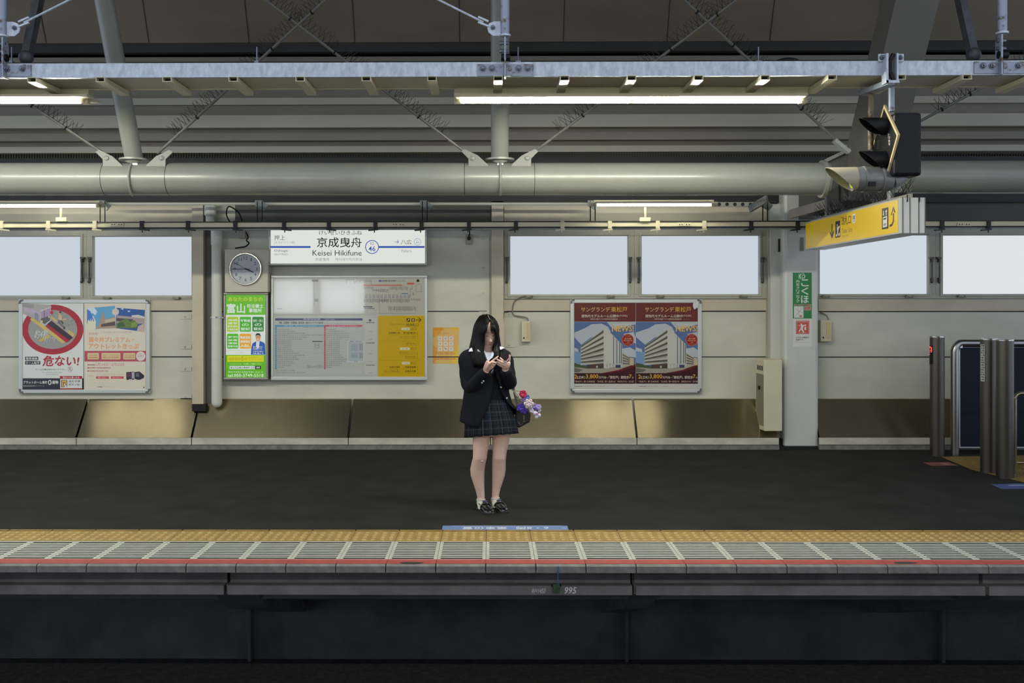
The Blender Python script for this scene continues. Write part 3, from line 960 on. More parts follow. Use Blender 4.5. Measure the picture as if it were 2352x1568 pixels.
for px in (268, 915, 1572, 2215):
    b = MB(); b.pbox(px - 16, 512, px + 16, 519, YD - 0.010, YD); 
    for k in (-11, -5, 5, 11):
        b.lathe(W(px + k, 515.5, YD - 0.010), (0, -1, 0), [(0, 0.006), (0.004, 0.005)], 8, 1)
    b.build('joint_plate', [CREAM, BLK], duct)
b = MB(); b.tube([W(232, 468, 10.62), W(1362, 468, 10.62)], 0.016, 10); tag(b.build('conduit', WHITEPVC, smooth=0.6), 'thin pale conduit running left to right below the round beam', 'conduit')
for (px, lab) in ((597, 'small steel hanger bracket left of the station name board'), (976, 'small steel hanger bracket right of the station name board'), (1362, 'small steel hanger bracket at the left end of the slim wall light'), (1758, 'small steel hanger bracket above the wiring duct near the pillar'), (236, 'small steel hanger bracket at the right end of the left slim light')):
    t = thing('hanger_bracket', lab, 'bracket', W(px, 470, 10.5), 'hanger brackets over the wiring duct')
    b = MB(); b.prism([W(px - 12, 460, 10.5), W(px + 4, 460, 10.5), W(px + 18, 472, 10.5), W(px + 8, 484, 10.5), W(px - 10, 474, 10.5)], (0, 0.02, 0)); b.build('plate', mat('bracket_steel', (116, 122, 118), 0.45, 0.4), t)
    b = MB()
    for o in (-6, 5):
        b.cyl(W(px + o, 462, 10.46), W(px + o, 520, 10.46), 0.006, n=6)
    b.build('rod', BLK, t)
# perforated rail and diagonal arms near the pillar
b = MB(); b.pbox(1640, 464, 1732, 474, 10.5, 10.54)
for k in range(5):
    b.lathe(W(1652 + k * 18, 469, 10.5), (0, -1, 0), [(0, 0.020), (0.003, 0.018)], 8, 1)
tag(b.build('perforated_rail', [mat('rail_steel', (150, 150, 142), 0.4, 0.4), DARKSTEEL]), 'short perforated steel rail right of the slim wall light', 'rail')
b = MB(); b.obox(W(1722, 480, 10.3), W(1762, 456, 10.1), 0.03, 0.07); struct(b.build('trim_210', PIPE))

drain = thing('drain_pipe', 'white vertical drain pipe left of the clock', 'drain pipe', W(498, 937, 10.93))
b = MB(); b.cyl(W(498, 560, 10.93), W(498, 924, 10.93), 0.058, n=22); b.ball(W(498, 924, 10.93), (0.058, 0.058, 0.055), 22, 10); b.build('pipe', WHITEPVC, drain, smooth=0.7)
b = MB(); b.cyl(W(498, 524, 10.93), W(498, 562, 10.93), 0.064, n=22); b.lathe(W(498, 530, 10.93), (0, 0, 1), [(0, 0.070), (0.05, 0.070)], 22); b.build('sleeve', WHITEPVC, drain, smooth=0.6)
b = MB(); b.lathe(W(483, 510, 10.93), (0, 0, 1), [(0, 0.05), (0.06, 0.05), (0.08, 0.065), (0.20, 0.065)], 22); b.build('upper_elbow', WHITEPVC, drain, smooth=0.6)
b = MB(); b.lathe(W(498, 730, 10.93), (0, 0, 1), [(0, 0.062), (0.016, 0.062)], 22); b.pbox(483, 727, 513, 731, 10.89, 10.92); b.build('pipe_clip', CHROME, drain)
b = MB(); b.pbox(441, 928, 472, 944, 10.90, 10.98); tag(b.build('foot_bracket', BLACK), 'black cut-out foot where the wall post meets the steel panel', 'post foot')

# ------------------------------------------------------------------ yellow direction sign hanging at right angles to the wall
SX_ = 3.265
sy0, sy1 = 7.95, 10.33
sz0, sz1 = 2.125, 2.411
sgn = thing('direction_sign', 'yellow hanging ticket gate direction sign with a white end', 'sign', (SX_ + 0.1, sy0, sz1))
b = MB(); b.box((SX_, sy0, sz0), (SX_ + 0.205, sy1, sz1)); b.build('case', mat('sign_case', (196, 196, 192), 0.4, 0.1), sgn, bevel=0.004)
b = MB()
for u in (0.018, 0.075, 0.145, 0.195):
    b.box((SX_ + u, sy0 - 0.004, sz0 - 0.003), (SX_ + u + 0.006, sy0 + 0.01, sz1))
b.build('end_groove', mat('groove_grey', (88, 86, 80), 0.5), sgn)
b = MB()
for u in (0.055, 0.15):
    b.tube([(SX_ + u, sy0 - 0.006, sz1 + 0.02), (SX_ + u, sy0 - 0.010, sz1 - 0.02), (SX_ + u, sy0 - 0.006, sz1 - 0.035)], 0.004, 6)
b.build('cord_hook', BLK, sgn)
b = MB(); b.box((SX_ + 0.07, sy0, sz1), (SX_ + 0.10, sy1, sz1 + 0.03)); b.build('top_rail', mat('sign_top', (150, 145, 130), 0.4, 0.2), sgn)
art = Art(lambda x, y: WX(x, y, SX_ - 0.0008), (-1, 0, 0), rough=0.28, step=0.0008, glow=0.10, tagname='sign_print')
def sq(x0, x1, v0, v1):
    """part of the face between photo columns x0..x1 and height fractions v0 (top)..v1"""
    out = []
    for (x, v) in ((x0, v0), (x1, v0), (x1, v1), (x0, v1)):
        Y = WX(x, 500, SX_).y
        p = Vector((SX_, Y, sz1 - v * (sz1 - sz0)))
        q = RM.transposed() @ (p - EYEV)
        out.append((CW / 2 + F * q.x / -q.z - SHX * CW, CH / 2 - F * q.y / -q.z + SHY * CW))
    return out
YEL, DRK, WHT = (236, 194, 22), (48, 44, 36), (225, 222, 212)
art.up().poly(sq(1851, 2062.5, 0.05, 0.955), YEL)
art.up()
art.poly(sq(1910.3, 1912.3, 0.29, 0.62), DRK)
for (x0, x1) in ((1906.5, 1911.3), (1916, 1911.3)):
    art.poly([sq(x0, x1, 0.50, 0.5)[0], sq(x0, x1, 0.58, 0.58)[0], sq(x1, x1, 0.78, 0.78)[0], sq(x1, x1, 0.66, 0.66)[0]], DRK)
art.poly(sq(1919, 1930, 0.24, 0.78), DRK)
art.text('改札口', 0, 0, 0, 0, DRK, 0.005, quad=sq(1933.5, 1954.5, 0.14, 0.42))
art.text('Ticket Gate', 0, 0, 0, 0, (140, 122, 66), 0.0, quad=sq(1934, 1957.5, 0.52, 0.68))
art.text('检票口 개찰구', 0, 0, 0, 0, (170, 150, 80), 0.0, quad=sq(1934, 1950, 0.74, 0.80))
art.poly(sq(1958.6, 1965.4, 0.13, 0.42), WHT)
art.poly(sq(2026, 2041, 0.19, 0.80), DRK)
art.up()
art.poly(sq(1960.3, 1963.8, 0.19, 0.31), (120, 130, 150))
art.poly(sq(1961, 1963.2, 0.34, 0.38), (120, 130, 150))
def spoly(pts, c): art.poly([sq(x, x, v, v)[0] for x, v in pts], c)
spoly([(1920.5, 0.68), (1922.5, 0.66), (1926, 0.42), (1929, 0.40), (1929, 0.47), (1927, 0.50), (1923.8, 0.73), (1920.5, 0.74)], WHT)
spoly([(1923, 0.34), (1924.6, 0.34), (1924.6, 0.40), (1923, 0.40)], WHT)
spoly([(1923, 0.42), (1925, 0.42), (1925, 0.52), (1923, 0.56)], WHT)
spoly([(1926.5, 0.66), (1929.2, 0.62), (1929.2, 0.72), (1926.5, 0.75)], WHT)
spoly([(2029, 0.26), (2030.6, 0.26), (2030.6, 0.36), (2032.2, 0.35), (2030, 0.41), (2027.8, 0.37), (2029, 0.36)], WHT)
spoly([(2035.4, 0.41), (2037, 0.41), (2037, 0.31), (2038.6, 0.31), (2036.2, 0.24), (2033.6, 0.32), (2035.4, 0.31)], WHT)
spoly([(2028.5, 0.45), (2038.5, 0.43), (2038.5, 0.74), (2028.5, 0.75)], WHT)
art.up()
spoly([(2030, 0.485), (2036.5, 0.475), (2036.5, 0.52), (2030, 0.53)], DRK)
spoly([(2030.5, 0.64), (2036, 0.63), (2036, 0.70), (2030.5, 0.71)], (150, 150, 146))
spoly([(2043.6, 0.70), (2048, 0.69), (2051, 0.62), (2051.4, 0.40), (2054, 0.40), (2053.6, 0.64), (2049.5, 0.75), (2043.6, 0.77)], DRK)
spoly([(2046.5, 0.44), (2052.5, 0.20), (2057.5, 0.38), (2055.6, 0.40), (2052.6, 0.29), (2048.4, 0.45)], DRK)
art.done('sign_face', sgn)
b = MB()
y = sy0 + 0.05
while y < sy1 - 0.2:
    for s in (-1, 1):
        base = Vector((SX_ + 0.085 + RND.uniform(-0.03, 0.03), y + RND.uniform(-0.02, 0.02), sz1 + 0.03))
        b.cyl(base, base + Vector((s * RND.uniform(0.02, 0.09), RND.uniform(-0.05, 0.05), RND.uniform(0.08, 0.13))), 0.0018, n=4, caps=False)
    y += 0.022
tag(b.build('bird_spikes', SPIKE, sgn), 'thin dark bird spikes', kind='stuff')
b = MB(); b.cyl((SX_ + 0.085, 8.35, sz1 + 0.02), (SX_ + 0.085, 8.35, sz1 + 1.2), 0.03, n=14); b.build('hanging_pipe', PIPE, sgn, smooth=0.6)
b = MB(); b.cyl((SX_ + 0.085, 9.9, sz1 + 0.02), (SX_ + 0.085, 9.9, sz1 + 0.4), 0.03, n=14)
b.build('hanging_pipe', PIPE, sgn, smooth=0.6)

# sloping arm and gutter behind the sign
b = MB(); b.obox(W(1815, 492, 10.45), W(1935, 458, 9.7), 0.03, 0.09)
tag(b.build('sloping_duct', WALL_TAN), 'beige sloping duct behind the yellow sign', 'duct')

# ------------------------------------------------------------------ train signal hanging from the tray
XS = 2.70
sig = thing('train_signal', 'black two-hooded train signal on a cream-edged diamond board', 'signal', W(2050, 190, 6.72))
def SXp(px, py, X=XS): return WX(px, py, X)
dm = [SXp(2025, 243), SXp(2057.5, 314), SXp(2028.5, 426), SXp(1999, 338)]
zc = (dm[0].z + dm[2].z) / 2; hz = (dm[0].z - dm[2].z) / 2; yc = 6.84; hy = 0.235
D = [Vector((XS, yc, zc + hz)), Vector((XS, yc - hy, zc + 0.03)), Vector((XS, yc, zc - hz)), Vector((XS, yc + hy, zc - 0.01))]
cD = sum(D, Vector()) / 4
Di = [cD + (p - cD) * 0.90 for p in D]
b = MB(); b.prism(Di, (0.012, 0, 0)); b.build('diamond_board', BLK, sig)
b = MB()
for i in range(4):
    j = (i + 1) % 4
    b.prism([D[i], D[j], Di[j], Di[i]], (0.014, 0, 0))
for v in range(0): pass
b.build('border', mat('signal_border', (206, 188, 140), 0.45), sig)
a, c = W(2043, 258, 6.70), W(2091, 403, 6.70)
b = MB(); b.box((XS + 0.014, 6.70, c.z), (XS + 0.20, 6.98, a.z)); b.build('housing', BLK, sig, bevel=0.02)
for (y0, y1) in ((270, 310), (347, 386)):
    zc_, r = (W(2000, y0, 6.82).z + W(2000, y1, 6.82).z) / 2, 0.060
    b = MB(); n = 20
    outer, inner, rings = [], [], []
    for k in range(n + 1):
        a_ = math.radians(-88 + 356 * k / n)
        L = 0.175 * (0.18 + 0.82 * ((math.sin(a_) + 1) / 2) ** 0.8)
        y_, z_ = math.cos(a_), math.sin(a_)
        rings.append([Vector((XS, 6.82 + y_ * r, zc_ + z_ * r)), Vector((XS - L, 6.82 + y_ * r, zc_ + z_ * r)),
                      Vector((XS - L, 6.82 + y_ * (r - 0.004), zc_ + z_ * (r - 0.004))), Vector((XS, 6.82 + y_ * (r - 0.004), zc_ + z_ * (r - 0.004)))])
    b.loft(rings, True, True)
    h = b.build('hood', BLK, sig, smooth=0.7)
    b = MB(); b.lathe((XS, 6.82, zc_), (-1, 0, 0), [(0, 0.05), (0.012, 0.046), (0.02, 0.02)], 20); b.build('lens', mat('dark_red_lens', (70, 26, 26), 0.15, coat=0.5), sig, smooth=0.7)
la = Art(lambda x, y: WX(x, y, XS - 0.0005), (-1, 0, 0), step=0.0008, tagname='signal_print')
for k, ch in enumerate('トワ信号'):
    yy = 306 + k * 7.4
    la.up().text(ch, 2040 + 0.2 * k, yy, 2044.5 + 0.2 * k, yy + 6.0, (205, 205, 200), 0.02)
for k in range(5):
    la.line(2010, 326 + k * 4, 2020, 323 + k * 4, 1.4, (64, 62, 56))
la.done('vertical_lettering', sig)
b = MB(); b.cyl(W(2048, 196, 6.74), W(2048, 256, 6.74), 0.020, n=14); b.build('front_hanger', GALV_RUST, sig, smooth=0.6)
b = MB(); b.cyl(W(2000, 214, 6.99), W(2000, 345, 6.99), 0.019, n=14); b.build('rear_hanger', RUSTY, sig, smooth=0.6)
b = MB(); b.obox(W(2052, 188, 6.60), W(1984, 214, 7.06), 0.075, 0.035); b.build('support_channel', GALV_RUST, sig)
b = MB()
b.pbox(2036, 122, 2041, 190, 6.58, 6.66); b.pbox(2060, 122, 2064, 184, 6.58, 6.66); b.pbox(2036, 184, 2066, 190, 6.58, 6.66)
b.build('saddle_clamp', GALV, sig)
b = MB(); b.tube([W(2052, 186, 6.60), W(2044, 165, 6.60), W(2044, 140, 6.60), W(2052, 124, 6.60)], 0.014, 10); b.build('u_bolt', BLK, sig, smooth=0.7)
for bx in (2026, 2068):
    b = MB(); b.pbox(bx - 8, 124, bx + 8, 141, 6.635, 6.648); b.build('lug', GALV, sig)
    bolt(sig, bx, 132, 6.635, 0.014)

lamp = thing('signal_lamp', 'grey round signal lamp with a long hood below the diamond board', 'signal lamp', W(2005, 440, 6.85))
zl = (W(2000, 382, 6.85).z + W(2000, 441, 6.85).z) / 2
rl = 0.084
xh0, xh1, xb1, xc1 = W(1897, 410, 6.85).x, W(1964, 410, 6.85).x, W(2046, 410, 6.85).x, W(2092, 410, 6.85).x
GREYL = mat('lamp_grey', (120, 120, 118), 0.42, 0.3, var=0.15, scale=9)
b = MB()
b.lathe((xh1 - 0.02, 6.85, zl), (1, 0, 0), [(0, rl * 0.96), (0.05, rl), (xb1 - xh1, rl), (xb1 - xh1 + 0.02, rl * 0.9)], 30); b.build('barrel', GREYL, lamp, smooth=0.6)
b = MB()
for u in (0.05, 0.17):
    b.lathe((xh1 + u, 6.85, zl), (1, 0, 0), [(0, rl + 0.006), (0.012, rl + 0.006)], 30)
b.build('band', GREYL, lamp, smooth=0.6)
b = MB(); b.lathe((xb1, 6.85, zl + 0.0), (1, 0, 0.35), [(0, rl * 0.9), (0.06, rl * 0.75), (0.12, 0.03)], 24); b.build('tail_cone', GREYL, lamp, smooth=0.7)
b = MB(); rings = []
for k in range(25):
    a_ = math.radians(-88 + 356 * k / 24)
    L = (xh1 - xh0) * (0.015 + 0.985 * ((math.sin(a_) + 1) / 2) ** 0.85)
    y_, z_ = math.cos(a_), math.sin(a_)
    rings.append([Vector((xh1, 6.85 + y_ * rl, zl + z_ * rl)), Vector((xh1 - L, 6.85 + y_ * rl * 0.97, zl + z_ * rl * 0.97)),
                  Vector((xh1 - L, 6.85 + y_ * rl * 0.92, zl + z_ * rl * 0.92)), Vector((xh1, 6.85 + y_ * rl * 0.95, zl + z_ * rl * 0.95))])
b.loft(rings, True, True); b.build('hood', [mat('lamp_hood', (160, 150, 128), 0.42, 0.1)], lamp, smooth=0.7)
b = MB(); b.ball((xh1 - 0.004, 6.85, zl), (0.03, rl * 0.88, rl * 0.88), 20, 12); b.build('lens', mat('yellow_green_lens', (196, 200, 40), 0.15, emit=0.25), lamp, smooth=1)
b = MB(); b.pbox(1996, 417, 2012, 427, 6.755, 6.77); b.build('name_plate', BLK, lamp)
b = MB(); b.cyl((XS + 0.1, 6.85, zl + rl), (XS + 0.1, 6.85, zl + rl + 0.06), 0.03, n=12); b.build('neck', BLK, lamp)
# ------------------------------------------------------------------ framed boards on the wall
def board(name, lab, cat, x0, y0, x1, y1, Yf, w, fm, top=None, bottom=None, round_=0, bev=0.006):
    """frame of width w (photo px) around a recessed back board"""
    t = thing(name, lab, cat, W((x0 + x1) / 2, y1, Yf + 0.02))
    tw, bw = top or w, bottom or w
    b = MB()
    b.pbox(x0, y0, x1, y0 + tw, Yf, YW); b.pbox(x0, y1 - bw, x1, y1, Yf, YW)
    b.pbox(x0, y0 + tw, x0 + w, y1 - bw, Yf, YW); b.pbox(x1 - w, y0 + tw, x1, y1 - bw, Yf, YW)
    b.build('frame', fm, t, bevel=bev)
    b = MB(); b.pbox(x0 + w - 1, y0 + tw - 1, x1 - w + 1, y1 - bw + 1, Yf + 0.012, YW); b.build('back_board', mat('board_backing', (176, 174, 166), 0.5), t)
    return t
FR = mat('board_frame', (196, 198, 194), 0.35, 0.35)

# ---- station name board (lit from inside)
t = board('station_name_board', 'lit white station name board with a blue line and black lettering', 'sign', 616.5, 522, 981, 609, 10.93, 5, mat('name_board_frame', (176, 176, 168), 0.35, 0.3), 3, 4)
GLOW = emat('lit_name_board_face', (236, 240, 232), 0.86)
b = MB(); b.pbox(621, 525, 976.5, 605.5, 10.938, 10.945); b.build('lit_face', GLOW, t)
a = wall_art(10.9375, rough=0.6, step=0.0005, glow=0.35, tagname='name_ink')
K, BLU, GR, LG = (38, 38, 28), (52, 96, 196), (112, 112, 104), (170, 172, 164)
a.up()
def zx(x): return 610 + x / 6.19
def zy(y): return 510 + y / 6.19
def zt_(s, x0, y0, x1, y1, c, bold=0.0): a.text(s, zx(x0), zy(y0), zx(x1), zy(y1), c, bold)
zt_('けいせいひきふね', 762, 118, 1368, 182, (74, 74, 66))
zt_('京成曳舟', 730, 215, 1366, 360, K, 0.008)
zt_('Keisei Hikifune', 668, 398, 1366, 476, (62, 62, 54), 0.0)
zt_('京成曳舟', 705, 508, 908, 552, LG)
zt_('게이세이히키후네', 990, 508, 1368, 552, LG)
zt_('押上', 124, 185, 276, 256, (104, 104, 92))
zt_('(スカイツリー前)', 122, 270, 418, 312, LG)
zt_('Oshiage', 122, 388, 314, 430, GR)
zt_('(SKYTREE)', 122, 446, 314, 478, LG)
zt_('八広', 1922, 250, 2076, 316, (92, 92, 84))
zt_('Yahiro', 1925, 390, 2078, 428, LG)
a.rect(zx(72), zy(340), zx(640), zy(366), BLU)
a.rect(zx(1610), zy(340), zx(2260), zy(366), BLU)
a.ring(zx(1514), zy(353), 15.8, 15.8, 1.7, BLU)
zt_('KS', 1490, 284, 1540, 324, (120, 150, 214)); zt_('46', 1464, 342, 1562, 414, (64, 104, 200), 0.008)
a.ring(zx(2160), zy(280), 8, 8, 0.8, (110, 140, 210)); zt_('47', 2136, 278, 2188, 306, (120, 150, 214)); zt_('KS', 2146, 250, 2176, 268, (150, 172, 220))
a.line(zx(1836), zy(280), zx(1892), zy(280), 1.0, (70, 108, 205)); a.line(zx(1868), zy(256), zx(1893), zy(281), 1.0, (70, 108, 205)); a.line(zx(1868), zy(304), zx(1893), zy(279), 1.0, (70, 108, 205))
a.done('lettering', t)

# ---- route map, timetable and exit guide board
t = board('notice_board', 'wide silver-framed board with route map, timetable and yellow exit guide', 'notice board', 621.5, 632, 981.5, 873, 10.975, 6, FR, 6, 8)
a = wall_art(10.986, rough=0.12, coat=0.6, tagname='notice')
G0, G1, G2, G3 = (176, 173, 160), (186, 185, 176), (60, 60, 58), (128, 126, 122)
a.up().rect(627, 638, 976, 722, G0)
a.rect(627, 724, 868, 866, (178, 180, 172))
a.rect(868, 724.5, 975.5, 866, (196, 160, 26))
a.up()
def nx(x): return 610 + x / 6.19
def ny(y): return 510 + y / 6.19
def my(y): return 700 + y / 6.19
# route map: lines with station ticks and rows of little station names
a.rect(nx(1392), ny(888), nx(1940), ny(906), (188, 104, 90)); a.rect(nx(2012), ny(860), nx(2110), ny(886), (190, 96, 80))
a.rect(nx(1392), ny(1030), nx(2060), ny(1042), (146, 142, 140)); a.rect(nx(1392), ny(1050), nx(2060), ny(1060), (140, 132, 140)); a.rect(nx(1392), ny(1066), nx(2060), ny(1078), (140, 138, 138))
a.rect(nx(1932), ny(1010), nx(2030), ny(1020), (70, 110, 140))
for (x0, y0, x1, y1) in ((1150, 814, 1150, 880), (1150, 814, 1260, 814), (1260, 814, 1260, 880), (1290, 820, 1500, 820), (1500, 820, 1500, 890), (1510, 960, 1750, 1000), (1620, 1040, 1620, 1300), (1620, 1300, 2130, 1300),
                         (2060, 950, 2060, 1050), (2060, 950, 2090, 950), (2140, 880, 2140, 990), (2140, 990, 2220, 990), (2210, 890, 2210, 990), (2080, 900, 2080, 960), (2160, 880, 2210, 880), (690, 825, 690, 1200), (640, 828, 760, 828)):
    a.line(nx(x0), ny(y0), nx(x1), ny(y1), 0.5, G2)
for row, (xa, xb, y0, y1, st) in enumerate(((1400, 1540, 912, 960, 16), (1760, 2020, 912, 975, 17), (1530, 1750, 946, 990, 15), (1400, 2050, 1084, 1150, 13), (1290, 1490, 826, 862, 24), (1750, 2130, 1195, 1270, 14), (2070, 2200, 1080, 1130, 18), (2090, 2100, 1000, 1060, 9), (1630, 1760, 1100, 1140, 20))):
    x = xa
    while x < xb:
        a.rect(nx(x), ny(y0 + RND.uniform(0, 8)), nx(x + 5), ny(y1 - RND.uniform(0, 20)), (92, 90, 86) if RND.random() < 0.7 else (130, 128, 122)); x += st
for k in range(12):
    a.rect(nx(1400 + k * 55), ny(1026), nx(1408 + k * 55), ny(1080), (196, 194, 184))
a.rrect(nx(2148), ny(815), nx(2184), ny(850), 1, K)
a.text('路線案内図 京成線', nx(1660), ny(822), nx(1850), ny(846), G2, 0.02); a.text('ROUTE MAP', nx(1860), ny(822), nx(1990), ny(846), G3)
a.ell(nx(1630), ny(835), 4, 2, (60, 90, 160))
a.rect(nx(660), ny(815), nx(750), ny(845), (110, 108, 102)); a.rect(nx(690), ny(1090), nx(750), ny(1130), G3)
a.text('お知らせ', nx(165), my(44), nx(238), my(62), G2, 0.03)
a.rect(nx(1390), my(20), nx(1518), my(34), G2); a.text('京成電鉄', nx(1400), my(42), nx(1550), my(60), G2, 0.02)
# timetable
a.rect(nx(136), my(188), nx(1378), my(990), (184, 185, 178))
a.up()
a.rect(nx(136), my(190), nx(1378), my(222), (58, 54, 104))
a.text('発車時刻表', nx(536), my(194), nx(780), my(216), (180, 178, 200), 0.02); a.text('TIMETABLE', nx(842), my(196), nx(984), my(216), (160, 158, 190))
a.text('青砥・京成高砂・京成船橋・成田空港・成田スカイアクセス線方面', nx(194), my(236), nx(820), my(270), G2, 0.02)
a.text('for Aoto Keisei-Takasago Keisei-Funabashi Narita Airport', nx(832), my(252), nx(1320), my(268), G3)
a.rect(nx(136), my(284), nx(836), my(312), (84, 150, 180)); a.rect(nx(136), my(284), nx(160), my(912), (84, 150, 180))
a.rect(nx(836), my(284), nx(1376), my(310), (190, 78, 96)); a.rect(nx(832), my(284), nx(855), my(912), (190, 78, 96))
a.up()
a.text('平日 Weekdays', nx(260), my(289), nx(720), my(308), (190, 205, 212)); a.text('土休日 Saturdays & Holidays', nx(900), my(288), nx(1310), my(308), (216, 190, 196))
rl_ = [6, 9, 14, 24, 15, 13, 7, 7, 7, 7, 7, 8, 11, 14, 10, 11, 8, 9, 7, 3]
rr_ = [5, 9, 12, 12, 12, 8, 7, 7, 7, 7, 7, 7, 7, 8, 9, 11, 10, 8, 7, 3]
for k in range(20):
    y = 340 + k * 28.4
    a.rect(nx(160), my(y + 16), nx(832), my(y + 18), (152, 154, 150)); a.rect(nx(856), my(y + 16), nx(1376), my(y + 18), (152, 154, 150))
    a.text('%d' % ((k + 5 - 1) % 24 + 0), nx(141), my(y - 4), nx(155), my(y + 12), (200, 215, 222)); a.text('%d' % (k + 4), nx(836), my(y - 4), nx(851), my(y + 12), (220, 200, 206))
    for n_, xx in ((rl_[k], 172), (rr_[k], 864)):
        s = ' '.join('%02d' % m for m in sorted(RND.sample(range(60), n_)))
        a.text(s, nx(xx), my(y - 2), nx(xx + n_ * 27), my(y + 14), (104, 106, 106))
a.text('※ 印はスカイライナー', nx(526), my(318), nx(815), my(332), G3, 0.02); a.text('※ 印はスカイライナー', nx(1070), my(318), nx(1362), my(332), G3, 0.02)
a.rect(nx(664), my(512), nx(810), my(690), (166, 167, 162)); a.up().rect(nx(666), my(528), nx(808), my(688), (182, 183, 177)); a.rect(nx(664), my(512), nx(810), my(526), (96, 96, 94))
a.text('平日 土休日', nx(690), my(545), nx(772), my(620), G3)
a.text('凡例  特急 快速 アクセス特急', nx(150), my(918), nx(412), my(940), G3); a.text('無印 普通 京成上野 成田空港', nx(150), my(952), nx(562), my(970), G3)
a.text('ご案内はホームページをご覧ください', nx(590), my(852), nx(820), my(900), G3)
# small leaflet in a clear sleeve over the timetable
a.rrect(nx(1160), my(505), nx(1402), my(812), 3, (192, 196, 198))
a.up().rect(nx(1178), my(525), nx(1390), my(798), (172, 178, 182))
for k in range(8):
    a.rect(nx(1215), my(560 + k * 12), nx(1310), my(565 + k * 12), (140, 146, 152)); a.rect(nx(1330), my(550 + k * 12), nx(1384), my(556 + k * 12), (130, 136, 142))
    a.rect(nx(1215), my(682 + k * 9), nx(1310), my(686 + k * 9), (136, 142, 148)); a.rect(nx(1330), my(682 + k * 10), nx(1384), my(687 + k * 10), (130, 136, 142))
a.text('時刻表 TIMETABLE', nx(1200), my(510), nx(1368), my(524), G2, 0.03); a.text('京成', nx(1262), my(800), nx(1312), my(810), G2, 0.03)
# column of notices between timetable and exit guide
a.rect(nx(1402), my(188), nx(1582), my(990), (188, 187, 178))
a.up().ell(nx(1486), my(219), 2.8, 2.8, K); a.up().text('i', nx(1483), my(208), nx(1489), my(230), (200, 200, 196), 0.05)
for y in (250, 540, 855):
    a.text('京成線運行情報', nx(1425), my(y - 6), nx(1550), my(y + 8), G2, 0.03)
for y in (378, 490, 694, 806, 968):
    a.text('英語 中国語', nx(1460), my(y - 5), nx(1512), my(y + 5), G3, 0.02)
# yellow exit guide
YK = (66, 56, 22)
a.rrect(nx(2004), my(190), nx(2054), my(240), 1, YK); a.rrect(nx(2074), my(190), nx(2122), my(240), 1, YK)
a.line(nx(2138), my(214), nx(2208), my(214), 1.5, YK); a.line(nx(2176), my(182), nx(2212), my(215), 1.5, YK); a.line(nx(2176), my(246), nx(2212), my(213), 1.5, YK)
a.up(); a.line(nx(2012), my(232), nx(2044), my(204), 1.6, (200, 180, 100)); a.ell(nx(2030), my(202), 1.0, 1.0, (200, 180, 100)); a.rect(nx(2084), my(198), nx(2112), my(232), (200, 180, 100)); a.up().rect(nx(2090), my(206), nx(2106), my(214), YK); a.rect(nx(2090), my(220), nx(2106), my(226), YK)
a.text('西改札口', nx(2000), my(264), nx(2174), my(302), YK, 0.01); a.text('West Ticket Gate', nx(1776), my(262), nx(1982), my(286), (132, 108, 24))
for (y, wd) in ((340, 120), (622, 140), (826, 110)):
    a.rrect(nx(2050 - wd), my(y - 16), nx(2050), my(y + 18), 2, (220, 214, 176)); a.text('出口', nx(2064), my(y - 20), nx(2142), my(y + 20), (120, 98, 26)); a.up().text('たから通り', nx(2058 - wd), my(y - 8), nx(2042), my(y + 10), YK)
for (s, x0, y0, x1) in (('向島郵便局', 1750, 384, 1910), ('京成曳舟', 1956, 384, 2136), ('UR あおぞら団地', 1912, 442, 2136), ('南改札口', 2000, 536, 2174), ('曳舟文化センター', 1900, 662, 2136), ('東向島病院', 1984, 726, 2136), ('日本女子高校', 1766, 870, 1910), ('向島警察署', 1986, 870, 2136), ('ユートリヤセンター', 1690, 928, 1910), ('向島百花園', 1986, 928, 2136)):
    a.text(s, nx(x0), my(y0), nx(x1), my(y0 + 26), YK if y0 > 800 or y0 < 430 else (140, 116, 36), 0.01)
    a.text('Mukojima Office', nx(x0), my(y0 + 32), nx(x1), my(y0 + 44), (130, 106, 26))
for (y0, y1) in ((380, 490), (660, 770), (868, 975)):
    a.line(nx(2160), my(y0), nx(2160), my(y1), 0.5, YK)
a.line(nx(1620), my(512), nx(2210), my(512), 0.4, (150, 124, 30)); a.line(nx(1620), my(788), nx(2210), my(788), 0.4, (150, 124, 30))
a.done('printed_sheets', t)

# ---- poster frame at the left
def poster_frame(name, lab, x0, y0, x1, y1):
    t = board(name, lab, 'poster', x0, y0, x1, y1, 11.02, 9, FR, 8.5, 8.5)
    for (cx, cy) in ((x0, y0), (x1, y0), (x1, y1), (x0, y1)):
        b = MB()
        sx, sy = (1 if cx == x0 else -1), (1 if cy == y0 else -1)
        pts = [(cx + sx * 10, cy), (cx + sx * 4, cy + sy * 1), (cx + sx * 1, cy + sy * 4), (cx, cy + sy * 10), (cx + sx * 4, cy + sy * 10), (cx + sx * 5, cy + sy * 5), (cx + sx * 10, cy + sy * 4)]
        b.prism([W(u, v, 11.014) for u, v in pts], (0, 0.03, 0)); b.build('corner_cap', mat('corner_grey', (92, 94, 90), 0.45), t)
    return t
t = poster_frame('poster_board', 'silver poster frame holding the red no-walking warning and a pale outlet ticket poster', 42.5, 687.5, 344, 903)
a = wall_art(11.03, rough=0.22, coat=0.15, tagname='left_poster')
def lx(x): return 30 + x / 6.82
def ly(y): return 680 + y / 6.82
def LT(s, x0, y0, x1, y1, c, bold=0.0, **k): a.text(s, lx(x0), ly(y0), lx(x1), ly(y1), c, bold, **k)
def LR(x0, y0, x1, y1, c): a.rect(lx(x0), ly(y0), lx(x1), ly(y1), c)
def LP(pts, c): a.poly([(lx(x), ly(y)) for x, y in pts], c)
WP_ = (214, 214, 208)
RED = (168, 10, 22)
